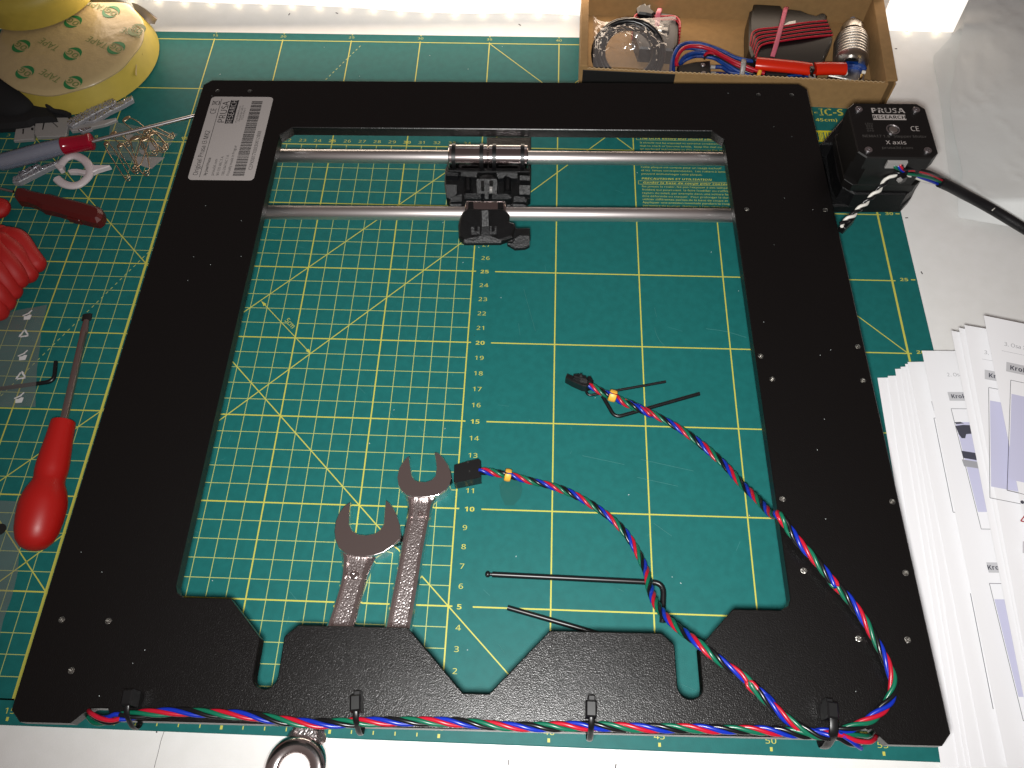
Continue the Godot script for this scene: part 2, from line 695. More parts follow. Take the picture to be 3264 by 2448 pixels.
# ---------- the table, the mat and what is printed on it ----------
func table() -> void:
	var g := G.new()
	g.box(at(v(30, 22, -3.2)), 190, 93, 0, 3.0, 0.15)
	var o := solo("table_top", g, M.table_white, "white laminate table top under everything", "", "", "structure")
	var g2 := G.new()
	var pts: Array = [v(22.32, -1.09, -0.2), v(22.27, -1.49, -0.2), v(22.26, -1.94, -0.2), v(22.23, -2.62, -0.2)]
	g2.tube(smooth(pts, 4), 0.012, 4)
	part(o, "hairline_mark", g2, M.ink_grey)
	g2 = G.new()
	for q in [v(19.91, 48.09, -0.2), v(23.45, 48.29, -0.2), v(37.1, 47.29, -0.2), v(63.99, 45.32, -0.2), v(65.1, 47.18, -0.2), v(61.86, 29.96, -0.2), v(43.02, -1.79, -0.2), v(38.2, -1.81, -0.2), v(21.99, -1.05, -0.2), v(61.97, 25.77, -0.2)]:
		g2.box(at(q, rng.randf() * 3.0), 0.14 + rng.randf() * 0.1, 0.06, -0.01, 0.03, 0.01)
	part(o, "crumb", g2, M.ink_grey).set_meta("kind", "stuff")
	# the lit white panels along the back edge, each with its row of diodes
	var lines := [[v(-2.53, 49.71, -0.1), v(7.4, 49.43, -0.1), v(14.94, 49.1, -0.1), v(19.78, 49.04, -0.1), v(22.69, 48.9, -0.1), v(25.59, 48.73, -0.1), v(29.44, 48.39, -0.1), v(33.24, 48.34, -0.1), v(38.07, 48.46, -0.1), v(41.78, 48.27, -0.1)], [v(63.07, 47.19, -0.1), v(64.2, 47.13, -0.1), v(66.46, 47.07, -0.1), v(68.31, 47.03, -0.1)]]
	var labels := ["long glowing white light panel along the back edge, left of the cardboard box", "short glowing white light panel between the cardboard box and the white bag"]
	for side in 2:
		var lw := smooth(lines[side], 6)
		var lamp := thing("led_light_panel", labels[side], "light panel", lw[lw.size() / 2] - Vector3(0, 0.001, 0), "glowing light panels behind the mat")
		var g3 := G.new()
		g3.grid(lw.size() - 1, 6, func(a, b):
			var k := int(round(a * (lw.size() - 1)))
			return lw[k] + Vector3(0, b * 0.03, -b * 0.003), 0.12)
		part(lamp, "diffuser", g3, M.diffuser_glow)
		var ev := even(lw, 2.05)
		for k in range(1, ev.size() - 1, 1):
			g3 = G.new()
			g3.box(at(ev[k] + Vector3(0, 0.0012, 0.0012)), 0.34, 0.1, 0.0, 0.12, 0.0)
			part(lamp, "led_chip", g3, M.led_glow)


func mat_sheet() -> void:
	var o := thing("cutting_mat", "green self-healing cutting mat printed with a yellow centimetre grid", "cutting mat", v(30, 22, -0.2))
	var g := G.new()
	g.prism(PackedVector2Array([Vector2(-1.6, -1.1), Vector2(61.5, -1.1), Vector2(61.5, 45.8), Vector2(-1.6, 45.8)]), MX, -0.2, 0.0, 0.03)
	part(o, "mat_surface", g, M.mat_green)
	var b := G.new()   # bold lines
	var t := G.new()   # thin lines
	var thin := 0.04
	var bold := 0.075
	for x in 36:
		var w := thin if x % 5 else bold
		(t if x % 5 else b).line(MX, Vector2(x, 0), Vector2(x, 35), w if x != 15 else 0.15, 0.003 if x % 5 else 0.0045)
	for y in 36:
		var w := thin if y % 5 else bold
		if y == 21:
			t.line(MX, Vector2(0, y), Vector2(24.35, y), w, 0.0036)
			t.line(MX, Vector2(25.0, y), Vector2(35, y), w, 0.0036)
			continue
		(t if y % 5 else b).line(MX, Vector2(0, y), Vector2(35.0 if y % 5 else 35.2, y), w, 0.0036 if y % 5 else 0.005)
	for y in 36:
		t.line(MX, Vector2(15.05, y), Vector2(15.22, y), thin, 0.0052)
	for x in 36:
		t.line(MX, Vector2(x, 35.0), Vector2(x, 34.8), thin * 1.4, 0.0054)
	for x in [5, 10, 15, 20, 25, 30, 35]:
		b.line(MX, Vector2(x, 35), Vector2(x, 45.1), bold, 0.0045)
	b.line(MX, Vector2(40, 0), Vector2(40, 45.1), bold, 0.0045)
	b.line(MX, Vector2(45, 0), Vector2(45, 36.2), bold, 0.0045)
	b.line(MX, Vector2(45, 38.2), Vector2(45, 45.1), bold, 0.0045)
	b.line(MX, Vector2(50, 0), Vector2(50, 29.6), bold, 0.0045)
	b.line(MX, Vector2(50, 38.2), Vector2(50, 45.1), bold, 0.0045)
	b.line(MX, Vector2(55, 0), Vector2(55, 29.6), bold, 0.0045)
	b.line(MX, Vector2(60, -0.2), Vector2(60, 31.2), 0.12, 0.0045)
	b.line(MX, Vector2(60, 40.0), Vector2(60, 45.1), bold, 0.0045)
	for y in [5, 10, 15, 20, 25, 30]:
		b.line(MX, Vector2(36.35 if y > 9 else 36.2, y), Vector2(60.2, y), bold, 0.005)
	b.line(MX, Vector2(35, 35), Vector2(45, 35), bold, 0.005)
	b.line(MX, Vector2(0, 40), Vector2(57, 40), bold, 0.005)
	b.line(MX, Vector2(0, 45), Vector2(60.1, 45), bold, 0.005)
	b.line(MX, Vector2(0, 0), Vector2(60.1, 0), bold, 0.005)
	# diagonals
	for d in [[Vector2(0, 0), Vector2(42.1, 42.1)], [Vector2(7.07, 0), Vector2(43.2, 36.13)], [Vector2(35, 45), Vector2(44.95, 35.05)], [Vector2(53, 27), Vector2(60, 20)], [Vector2(5, 35), Vector2(39.4, 0.6)], [Vector2(0, 20), Vector2(20, 0)]]:
		b.line(MX, d[0], d[1], 0.06, 0.0058)
	for k in range(0, 130):
		var a := Vector2(0.5, 0.866) * (2.0 + k * 0.385)
		if a.y < 44.6:
			t.line(MX, a, a + Vector2(0.5, 0.866) * 0.18, 0.05, 0.0058)
	b.line(MX, Vector2(22.7, 22.35), Vector2(26.0, 19.05), 0.045, 0.0062)
	for e in [[Vector2(22.55, 22.5), Vector2(0.707, -0.707)], [Vector2(26.12, 18.93), Vector2(-0.707, 0.707)]]:
		var q: Vector2 = e[0]
		var d: Vector2 = e[1]
		var m := Vector2(-d.y, d.x) * 0.1
		var z := 0.0066
		b.face([MX * Vector3(q.x, q.y, z), MX * Vector3(q.x + d.x * 0.42 + m.x, q.y + d.y * 0.42 + m.y, z), MX * Vector3(q.x + d.x * 0.42 - m.x, q.y + d.y * 0.42 - m.y, z)], Vector3.UP)
	part(o, "bold_grid_print", b, M.mat_print)
	part(o, "fine_grid_print", t, M.mat_print_thin)
	# numbers and lettering
	var w := G.new()
	for x in range(1, 35):
		if x != 15 or true:
			write(w, str(x), MX, x, 35.33, 0.23, 0.004, 1.45, 700 if x % 5 == 0 else 400)
	for y in range(1, 28):
		var five: bool = y % 5 == 0
		write(w, str(y), MX, 35.72 if y > 9 else 35.55, y - 0.02, 0.25, 0.004, 1.4, 700 if five else 400)
	for x in range(5, 60, 5):
		write(w, str(x), MX, x - 0.02, 45.42, 0.2, 0.004, 1.35, 400)
		w.rect(MX, x - 0.05, 45.66, x + 0.05, 45.76, 0.004)
	for y in range(5, 45, 5):
		write(w, str(y), MX, 60.72, y + 0.1, 0.22, 0.004, 1.5, 700)
		w.rect(MX, 61.12, y + 0.06, 61.38, y + 0.14, 0.004)
	for x in range(5, 60, 5):
		write(w, str(x), MX, x, -0.5, 0.24, 0.004, 1.4, 400)
		w.rect(MX, x - 0.06, -0.93, x + 0.06, -0.76, 0.004)
	for x in range(1, 36):
		if x % 5:
			w.rect(MX, x - 0.025, -0.9, x + 0.025, -0.74, 0.004)
	write(w, "5cm", MX, 24.55, 20.98, 0.3, 0.004, 1.0, 400, HORIZONTAL_ALIGNMENT_CENTER, -PI / 4)
	var lines := ["The OLFA Rotary Mat should always be", "It should not be exposed to extreme conditions that cause the", "mat to crack or become brittle.  Keep the mat out of", "an enclosed automobile as this may cause the mat", "to warp.  To prolong the life of the mat use", "different areas and a light pressure.", "Cette plaque est conçue pour un usage exclusif", "et les  lames correspondantes.  Les cutters à lame", "peuvent endommager cette plaque.", "PRECAUTIONS ET UTILISATION", "Garder la base de coupe pour couteaux à", "Ne jamais la rouler. Ne pas l'exposer à des températures", "froides) qui pourraient  la faire fendiller ou s'effriter", "rayons du soleil, par exemple dans une voiture fermée", "être déformée ou craquer.  Pour prolonger la durée", "utiliser différentes parties de la base de coupe et", "Appliquer une pression minimale pendant la coupe", "permettre de tourner. Nettoyer à l'eau tiède avec du"]
	var ly := [36.07, 35.68, 35.4, 35.12, 34.6, 34.2, 33.55, 33.27, 32.98, 32.58, 32.24, 31.92, 31.65, 31.38, 31.12, 30.86, 30.61, 30.35]
	for k in lines.size():
		var head: bool = k in [0, 9, 10]
		write(w, lines[k], MX, 45.42 if k != 10 else 45.5, ly[k], 0.155 if head else 0.135, 0.004, 1.42 if head else 1.3, 700 if head else 400, HORIZONTAL_ALIGNMENT_LEFT, 0.0, 0.22 if head else 0.0)
	for y in [36.07, 32.24]:
		for e in [[Vector2(45.22, y - 0.14), Vector2(56, y - 0.14)], [Vector2(45.22, y + 0.14), Vector2(56, y + 0.14)], [Vector2(45.22, y - 0.14), Vector2(45.22, y + 0.14)]]:
			w.line(MX, e[0], e[1], 0.025, 0.004)
	write(w, "RM-IC-S", MX, 57.55, 38.75, 0.62, 0.004, 1.05, 700)
	write(w, "(60 x 45cm)", MX, 57.35, 38.03, 0.27, 0.004, 1.35, 700)
	part(o, "lettering_print", w, M.mat_print)
	w = G.new()
	write(w, "RM-IC-S", MX, 57.55, 38.75, 0.53, 0.0055, 1.07, 400)
	part(o, "lettering_core", w, M.mat_green)
	w = G.new()
	w.rect(MX, 55.5, 36.05, 59.6, 37.05, 0.004)
	part(o, "barcode_field", w, M.mat_block)
	w = G.new()
	var x := 55.7
	while x < 59.4:
		var bw := 0.03 + 0.03 * (rng.randi() % 3)
		w.rect(MX, x, 36.18, x + bw, 36.9, 0.006)
		x += bw + 0.03 + 0.04 * (rng.randi() % 3)
	part(o, "barcode_print", w, M.mat_green)
	# cuts and scuffs in the surface
	w = G.new()
	for s in [[v(45.78, 21.32, 0), v(45.82, 20.98, 0), v(45.98, 20.51, 0), v(46.27, 20.12, 0)], [v(48.73, 21.32, 0), v(49.82, 21.17, 0), v(50.99, 20.79, 0)], [v(38.11, 23.78, 0), v(38.37, 22.79, 0), v(38.88, 20.88, 0)], [v(44.68, 13.04, 0), v(47.41, 12.47, 0)], [v(44.44, 12.02, 0), v(46.55, 11.59, 0)], [v(45.82, 22.69, 0), v(45.92, 22.03, 0)], [v(37.89, 21.36, 0), v(38, 20.58, 0)], [v(45.2, 9.54, 0), v(46.08, 8.89, 0)], [v(41.57, 13.16, 0), v(43.79, 12.72, 0)], [v(46.1, 1.8, 0), v(46.91, 1.49, 0)], [v(37.54, 3.28, 0), v(37.86, 2.88, 0)], [v(43.27, 6.13, 0), v(43.58, 6.01, 0)]]:
		w.tube(smooth(s, 4), 0.012, 4)
	for k in 60:
		var q := Vector2(rng.randf_range(18, 56), rng.randf_range(2, 34))
		var d := Vector2.from_angle(rng.randf() * TAU) * rng.randf_range(0.15, 0.9)
		w.line(MX, q, q + d, 0.014, 0.003)
	part(o, "scratch", w, M.scratch).set_meta("kind", "stuff")
	# a dark oily spot
	w = G.new()
	var spot: Array = [Vector2(37.21, 11.36), Vector2(37.46, 11.72), Vector2(37.96, 11.95), Vector2(38.3, 11.75), Vector2(38.45, 11.19), Vector2(38.34, 10.69), Vector2(38.02, 10.26), Vector2(37.56, 10.25), Vector2(37.3, 10.8)]
	w.prism(PackedVector2Array(spot), MX, 0.001, 0.002, 0.0, false)
	part(o, "dark_spot", w, M.stain_green)


# ---------- the black frame ----------
func plate(g: G, outer: PackedVector2Array, window: PackedVector2Array, holes: Array, xf: Transform3D, z0: float, z1: float, bev: float) -> void:
	var pts := PackedVector2Array()
	var rings := [G.inset(outer, bev), G.inset(window, -bev)]
	for ring in rings:
		var c: int = ring.size()
		for k in c:
			var a: Vector2 = ring[k]
			var b: Vector2 = ring[(k + 1) % c]
			var steps := maxi(1, int(ceil(a.distance_to(b) / 0.35)))
			for j in steps:
				pts.push_back(a.lerp(b, float(j) / steps))
	for h in holes:
		for k in 12:
			pts.push_back(h + Vector2.from_angle(TAU * k / 12) * 0.14)
	var tr := Geometry2D.triangulate_delaunay(pts)
	for side in 2:
		var z := z1 if side == 0 else z0
		var up := xf.basis.z.normalized() * (1.0 if side == 0 else -1.0)
		var s := g.p.size()
		for q in pts:
			g.vert(xf * Vector3(q.x, q.y, z), up, q)
		for k in range(0, tr.size(), 3):
			var a := pts[tr[k]]
			var b := pts[tr[k + 1]]
			var c := pts[tr[k + 2]]
			if absf((b - a).cross(c - a)) < 1e-5:
				continue
			var m := (a + b + c) / 3.0
			if not Geometry2D.is_point_in_polygon(m, rings[0]) or Geometry2D.is_point_in_polygon(m, rings[1]):
				continue
			var free := true
			for h in holes:
				if m.distance_squared_to(h) < 0.0169:
					free = false
					break
			if free:
				g.tri(s + tr[k], s + tr[k + 1], s + tr[k + 2])
	g.band(outer, z0, outer, z1 - bev, xf)
	g.band(outer, z1 - bev, rings[0], z1, xf)
	g.band(window, z0, window, z1 - bev, xf, true)
	g.band(window, z1 - bev, rings[1], z1, xf, true)


func printer_frame() -> void:
	var o := thing("printer_frame", "large square black metal frame plate lying tilted over the mat", "frame", FX.origin)
	var outer := PackedVector2Array([Vector2(-18.5, 18.05), Vector2(-18.05, 18.5), Vector2(18.05, 18.5), Vector2(18.5, 18.05), Vector2(18.5, -18.1), Vector2(18.08, -18.55), Vector2(16.02, -18.55), Vector2(15.6, -18.13), Vector2(15.5, -18.0), Vector2(15.05, -18.0), Vector2(14.88, -18.4), Vector2(-14.4, -18.38), Vector2(-14.65, -17.95), Vector2(-15.3, -17.95), Vector2(-15.58, -18.14), Vector2(-16.0, -18.53), Vector2(-18.03, -18.53), Vector2(-18.5, -18.1)])
	var win := [Vector2(-12.4, 14.45), Vector2(12.4, 14.45), Vector2(13.05, 13.8), Vector2(13.05, -13.0), Vector2(12.93, -13.28), Vector2(12.6, -13.48), Vector2(10.6, -13.48), Vector2(9.05, -15.08)]
	win.append_array(arc(8.55, -16.58, 0.5, 0, -180, 12))
	win.append_array([Vector2(8.05, -15.0), Vector2(7.55, -14.53), Vector2(2.95, -14.53), Vector2(0.52, -17.06), Vector2(-0.52, -17.06), Vector2(-2.95, -14.53), Vector2(-7.55, -14.53), Vector2(-8.05, -15.0)])
	win.append_array(arc(-8.55, -16.58, 0.5, 0, -180, 12))
	win.append_array([Vector2(-9.05, -15.08), Vector2(-10.6, -13.48), Vector2(-12.6, -13.48), Vector2(-12.93, -13.28), Vector2(-13.05, -13.0), Vector2(-13.05, 13.8)])
	var holes := [Vector2(-17.5, 17.53), Vector2(-15.5, 17.53), Vector2(15.5, 17.53), Vector2(17.5, 17.54), Vector2(13.73, 8.44), Vector2(18.02, 8.45), Vector2(13.3, -1.03), Vector2(18.17, -0.4), Vector2(13.71, -2.33), Vector2(18.07, -2.32), Vector2(13.34, -8.52), Vector2(18.2, -8.55), Vector2(13.8, -11.77), Vector2(18.1, -11.78), Vector2(15.61, -14.57), Vector2(17.6, -14.57), Vector2(-17.54, -14.53), Vector2(-15.55, -14.54), Vector2(-16.53, -16.55)]
	var g := G.new()
	plate(g, G.ccw(outer), G.ccw(PackedVector2Array(win)), holes, FX, -0.6, 0.0, 0.035)
	part(o, "frame_plate", g, M.powder_coat)
	for h in holes:
		g = G.new()
		var hx := FX * Transform3D(Basis.IDENTITY, Vector3(h.x, h.y, -0.59))
		g.lathe([Vector2(0.001, 0.05), Vector2(0.128, 0.05), Vector2(0.128, 0.55)], hx, 14)
		g.lathe([Vector2(0.128, 0.55), Vector2(0.139, 0.588)], hx, 14)
		part(o, "threaded_hole", g, M.bare_edge)
	# the serial label, read from the left foot upwards
	var lx := FX * Transform3D(Basis(Vector3(0, 1, 0), Vector3(-1, 0, 0), Vector3(0, 0, 1)), Vector3(-13.94, 10.2, 0))
	g = G.new()
	var r := []
	r.append_array(arc(6.55, 0.25, 0.25, -90, 0, 5))
	r.append_array(arc(6.55, 3.55, 0.25, 0, 90, 5))
	r.append_array(arc(0.25, 3.55, 0.25, 90, 180, 5))
	r.append_array(arc(0.25, 0.25, 0.25, 180, 270, 5))
	g.prism(PackedVector2Array(r), lx, 0.002, 0.014, 0.004)
	var lab := part(o, "serial_label", g, M.sticker, "silver grey sticker with a long barcode and black print")
	g = G.new()
	write(g, "Original Prusa i3 MK2", lx, 0.33, 3.42, 0.27, 0.016, 0.98, 400, HORIZONTAL_ALIGNMENT_LEFT)
	write(g, "CE", lx, 5.55, 3.45, 0.33, 0.016, 0.95, 400)
	g.rect(lx, 0.2, 3.13, 6.62, 3.16, 0.016)
	# the crossed bin with its bar
	for e in [[Vector2(6.05, 3.3), Vector2(6.45, 3.66)], [Vector2(6.05, 3.66), Vector2(6.45, 3.3)], [Vector2(6.12, 3.62), Vector2(6.16, 3.34)], [Vector2(6.38, 3.62), Vector2(6.34, 3.34)], [Vector2(6.1, 3.62), Vector2(6.4, 3.62)]]:
		g.line(lx, e[0], e[1], 0.03, 0.0163)
	g.rect(lx, 6.08, 3.2, 6.42, 3.255, 0.016)
	write(g, "by Josef Prusa", lx, 0.33, 2.86, 0.155, 0.016, 0.95, 700, HORIZONTAL_ALIGNMENT_LEFT)
	write(g, "PRUSA", lx, 5.48, 2.8, 0.38, 0.016, 1.18, 400)
	g.rect(lx, 4.5, 2.06, 6.5, 2.56, 0.016)
	var small := ["prusa3d.com", "90-135 VAC 2 A", "180-264 VAC 1 A", "Proudly made in Prague"]
	for k in 4:
		write(g, small[k], lx, 0.33, 2.44 - k * 0.3, 0.15, 0.016, 1.05, 400, HORIZONTAL_ALIGNMENT_LEFT)
	var addr := ["Prusa Research s.r.o.", "Partyzánská 188/7A", "170 00 Praha 7"]
	for k in 3:
		write(g, addr[k], lx, 4.6 + k * 0.1, 1.9 - k * 0.17, 0.11, 0.016, 1.0, 400, HORIZONTAL_ALIGNMENT_LEFT)
	write(g, "CZPX0817X003XK12888", lx, 2.35, 0.33, 0.2, 0.016, 1.05, 400)
	var x := 0.33
	while x < 6.38:
		var bw := 0.022 * (1 + rng.randi() % 3)
		g.rect(lx, x, 0.6, x + bw, 1.26, 0.016)
		x += bw + 0.022 * (1 + rng.randi() % 2)
	part(lab, "label_print", g, M.ink)
	g = G.new()
	write(g, "RESEARCH", lx, 5.5, 2.31, 0.31, 0.018, 1.0, 400)
	part(lab, "label_reversed_print", g, M.sticker)


# ---------- the sliding axis seen through the frame ----------
func facet(g: G, top: Array, down: float = 0.8) -> void:   # a sloped face with sides going down
	g.face(top, Vector3.UP)
	var mid := Vector3.ZERO
	for q in top:
		mid += q / top.size()
	for k in top.size():
		var a: Vector3 = top[k]
		var b: Vector3 = top[(k + 1) % top.size()]
		var d := Vector3(0, -down * CM, 0)
		g.face([a, b, b + d, a + d], a + b - mid * 2.0)


func pq(a: Array) -> PackedVector2Array:
	return PackedVector2Array(a)


func x_axis() -> void:
	var ra: Array = [v(23, 30.91, 3.2), v(49.99, 31.33, 3.2)]
	var rb: Array = [v(22.97, 26.54, 3.2), v(50.06, 27.03, 3.2)]
	var labels := ["upper smooth steel rod, farther from the camera, through two chrome bearings", "lower smooth steel rod, nearer the camera, running under the black clamp block"]
	for k in 2:
		var ends: Array = ra if k == 0 else rb
		var d: Vector3 = (ends[1] - ends[0]).normalized() * 0.034
		var g := G.new()
		var a: Vector3 = ends[0] - d
		var b: Vector3 = ends[1] + d * 0.9
		var l := a.distance_to(b) * 100.0
		g.lathe([Vector2(0.001, 0), Vector2(0.36, 0), Vector2(0.4, 0.05), Vector2(0.4, l - 0.05), Vector2(0.36, l), Vector2(0.001, l)], along(a, b), 28)
		solo("smooth_rod", g, M.rod_steel, labels[k], "rod", "steel rods of the sliding axis")
	# the printed blocks under the frame that hold the rod ends
	for k in 2:
		var g := G.new()
		var a: Vector3 = ra[k]
		var b: Vector3 = rb[k]
		var c := (a + b) / 2.0
		c.y = 0.0
		var push := -3.3 if k == 0 else 3.5
		g.box(at(c + Vector3(push * CM, 0, 0)), 2.4, 7.0, 0.0, 4.05, 0.1)
		solo("axis_end_block", g, M.printed_black, "black printed block under the %s side of the frame holding the rod ends" % ["left", "right"][k], "end block", "printed blocks at the rod ends")
	carriage(ra, rb)


func carriage(ra: Array, rb: Array) -> void:
	var o := thing("axis_carriage", "black printed carriage sliding on the two steel rods, with chrome bearings", "carriage", v(35.57, 31.3, 0))
	var up := along(ra[0], ra[1])
	var x0: Vector3 = v(33.39, 31.06, 3.2)
	var x1: Vector3 = v(35.76, 31.11, 3.2)
	var x2: Vector3 = v(35.78, 31.11, 3.2)
	var x3: Vector3 = v(38.15, 31.15, 3.2)
	var axis: Vector3 = (ra[1] - ra[0]).normalized()
	for e in [[x0, x1], [x2, x3]]:
		var a: Vector3 = ra[0] + axis * axis.dot(e[0] - ra[0])
		var b: Vector3 = ra[0] + axis * axis.dot(e[1] - ra[0])
		var l := a.distance_to(b) * 100.0
		var g := G.new()
		var pr := [Vector2(0.42, 0.0), Vector2(0.69, 0.0), Vector2(0.74, 0.05), Vector2(0.74, 0.28), Vector2(0.7, 0.29), Vector2(0.7, 0.38), Vector2(0.74, 0.39), Vector2(0.74, l - 0.39), Vector2(0.7, l - 0.38), Vector2(0.7, l - 0.29), Vector2(0.74, l - 0.28), Vector2(0.74, l - 0.05), Vector2(0.69, l), Vector2(0.42, l)]
		g.lathe(pr, along(a, b), 32)
		part(o, "linear_bearing", g, M.bearing_steel)
	var bx: Array = [v(34.67, 26.75, 3.2), v(37, 26.77, 3.2)]
	var raxis: Vector3 = (rb[1] - rb[0]).normalized()
	var ba: Vector3 = rb[0] + raxis * raxis.dot(bx[0] - rb[0])
	var bb: Vector3 = rb[0] + raxis * raxis.dot(bx[1] - rb[0])
	var g := G.new()
	var bl := ba.distance_to(bb) * 100.0
	g.lathe([Vector2(0.42, 0.0), Vector2(0.69, 0.0), Vector2(0.74, 0.05), Vector2(0.74, bl - 0.05), Vector2(0.69, bl), Vector2(0.42, bl)], along(ba, bb), 32)
	part(o, "linear_bearing", g, M.bearing_steel)
	# the ties round the bearings
	for q in [v(33.7, 31.07, 3.2), v(35.37, 31.1, 3.2), v(36.13, 31.12, 3.2), v(37.82, 31.15, 3.2)]:
		var a: Vector3 = ra[0] + axis * (axis.dot(q - ra[0]) - 0.0012)
		g = G.new()
		g.lathe([Vector2(0.75, 0), Vector2(0.8, 0.01), Vector2(0.8, 0.23), Vector2(0.75, 0.24)], along(a, a + axis), 28)
		part(o, "tie_strap", g, M.plastic_black)
		g = G.new()
		var hx := Transform3D(MX.basis, Vector3(a.x + 0.0012, 0.024, a.z - 0.0085))
		g.box(hx, 0.36, 0.62, -0.3, 0.75, 0.05)
		g.box(Transform3D(MX.basis, hx.origin + Vector3(0, 0, -0.003)), 0.22, 0.5, -0.3, 0.25, 0.02)
		part(o, "tie_head", g, M.plastic_black)
	# body
	g = G.new()
	g.prism(pq([Vector2(33.22, 31.27), Vector2(33.19, 31.09), Vector2(33.1, 30.79), Vector2(33.14, 29.62), Vector2(33.34, 28.53), Vector2(33.56, 28.23), Vector2(33.59, 27.75), Vector2(38.16, 27.81), Vector2(38.21, 28.55), Vector2(38.36, 28.66), Vector2(38.35, 30.86), Vector2(38.17, 31.39)]), MX, 1.9, 2.5, 0.06)
	g.prism(pq([Vector2(35.45, 34.06), Vector2(38.26, 34.13), Vector2(38.32, 31.9), Vector2(35.57, 31.89)]), MX, 0.6, 1.9, 0.04)
	g.prism(pq([Vector2(33.31, 30.74), Vector2(38.21, 30.77), Vector2(38.27, 30.36), Vector2(37.6, 30.32), Vector2(35.29, 30.26), Vector2(33.32, 30.3)]), MX, 2.3, 2.85, 0.05)
	part(o, "carriage_body", g, M.printed_black)
	g = G.new()
	facet(g, [v(33.34, 30.64, 3.05), v(37.59, 30.66, 3.05), v(37.62, 30.56, 2.92), v(33.33, 30.52, 2.92)])
	facet(g, [v(34.15, 30.09, 3), v(35.13, 30.1, 3), v(35.08, 29.88, 2.78), v(34.15, 29.95, 2.8)])
	facet(g, [v(36.28, 30.1, 3.02), v(37.54, 30.1, 3.02), v(37.55, 29.85, 2.8), v(37.26, 29.85, 2.8), v(36.95, 29.99, 3), v(36.64, 29.83, 2.8), v(36.38, 29.82, 2.8)])
	facet(g, [v(33.24, 30.07, 3), v(34, 30, 3), v(33.98, 29.86, 2.9), v(33.22, 29.89, 2.9)])
	facet(g, [v(33.31, 29.04, 3.05), v(33.97, 29.04, 3.05), v(33.98, 28.67, 2.7), v(33.6, 28.4, 2.5), v(33.39, 28.52, 2.55)])
	facet(g, [v(37.69, 29.07, 3.1), v(38.34, 29.06, 3.1), v(38.34, 28.66, 2.75), v(37.71, 28.66, 2.75)])
	facet(g, [v(37.7, 29.78, 3.15), v(38.29, 29.75, 3.15), v(38.3, 29.55, 2.98), v(37.71, 29.56, 2.98)])
	facet(g, [v(35.19, 29.12, 3.5), v(36.36, 29.15, 3.5), v(36.39, 28.99, 3.3), v(36.37, 28.51, 2.95), v(35.21, 28.48, 2.95), v(35.17, 28.95, 3.3)])
	facet(g, [v(34.59, 28.28, 3.2), v(35.45, 28.27, 3.2), v(35.48, 28.08, 2.95), v(34.51, 28.09, 2.95), v(34.48, 28.18, 3.1)])
	facet(g, [v(36.13, 28.27, 3.2), v(37.06, 28.29, 3.2), v(37.25, 28.2, 3), v(37.2, 28.12, 2.95), v(36.11, 28.07, 2.95)])
	facet(g, [v(33.7, 28.16, 3), v(34.31, 28.31, 3.05), v(34.32, 28.03, 2.75), v(33.65, 27.98, 2.75)])
	facet(g, [v(37.41, 28.26, 3.05), v(38.02, 28.23, 3.05), v(38.15, 28.11, 2.9), v(38.15, 28.02, 2.8), v(37.38, 28.05, 2.8)])
	facet(g, [v(33.67, 27.7, 2.9), v(34.32, 27.72, 2.9), v(34.32, 27.6, 2.78), v(33.69, 27.56, 2.78)])
	facet(g, [v(37.03, 27.47, 3.2), v(37.23, 27.47, 3.2), v(37.24, 27.34, 3.1), v(37.05, 27.33, 3.1)])
	facet(g, [v(37.35, 27.8, 2.9), v(38.03, 27.78, 2.9), v(38.15, 27.71, 2.85), v(38.15, 27.62, 2.78), v(37.35, 27.61, 2.78)])
	facet(g, [v(35.67, 28.7, 3.6), v(35.89, 28.7, 3.6), v(35.91, 28.01, 3.05), v(35.69, 28.01, 3.05)], 0.5)
	part(o, "carriage_ribs", g, M.printed_layers)
	g = G.new()
	for q in [[v(34.52, 30.2, 2.6), v(34.63, 28.88, 2.6)], [v(36.93, 30.27, 2.6), v(36.99, 28.94, 2.6)]]:
		g.tube(PackedVector3Array(q), 0.2, 14)
	part(o, "screw_boss", g, M.printed_black)
	g = G.new()
	g.prism(pq([Vector2(35.2, 29.14), Vector2(35.24, 29.42), Vector2(35.44, 29.65), Vector2(35.76, 29.75), Vector2(36.07, 29.66), Vector2(36.28, 29.48), Vector2(36.37, 29.17)]), MX, 2.4, 3.35, 0.1)
	part(o, "belt_hood", g, M.printed_black)
	g = G.new()
	g.prism(pq([Vector2(35.98, 28.45), Vector2(36.14, 28.46), Vector2(36.15, 28.2), Vector2(35.99, 28.19)]), MX, 3.4, 3.62, 0.02)
	part(o, "belt_end", g, M.plastic_grey)
	for q in [[Vector2(35.41, 29.15), Vector2(35.61, 29.16), Vector2(35.64, 28.59), Vector2(35.46, 28.59)], [Vector2(35.92, 29.12), Vector2(36.12, 29.13), Vector2(36.14, 28.84), Vector2(35.93, 28.84)]]:
		g = G.new()
		g.prism(pq(q), MX, 2.5, 3.42, 0.0)
		part(o, "belt_slot", g, M.tip_black)
	# the clamp block over the nearer rod
	g = G.new()
	g.prism(pq([Vector2(34.57, 25.98), Vector2(34.73, 26.19), Vector2(34.87, 26.31), Vector2(35.62, 26.3), Vector2(36.1, 26.31), Vector2(36.89, 26.33), Vector2(37.24, 25.97), Vector2(37.26, 25.89), Vector2(37.25, 25.42), Vector2(37.57, 25.3), Vector2(37.62, 25.04), Vector2(37.48, 24.34), Vector2(36.86, 24.07), Vector2(34.79, 24.01), Vector2(34.5, 24.26), Vector2(34.41, 25.13), Vector2(34.46, 25.55)]), MX, 3.85, 4.25, 0.1)
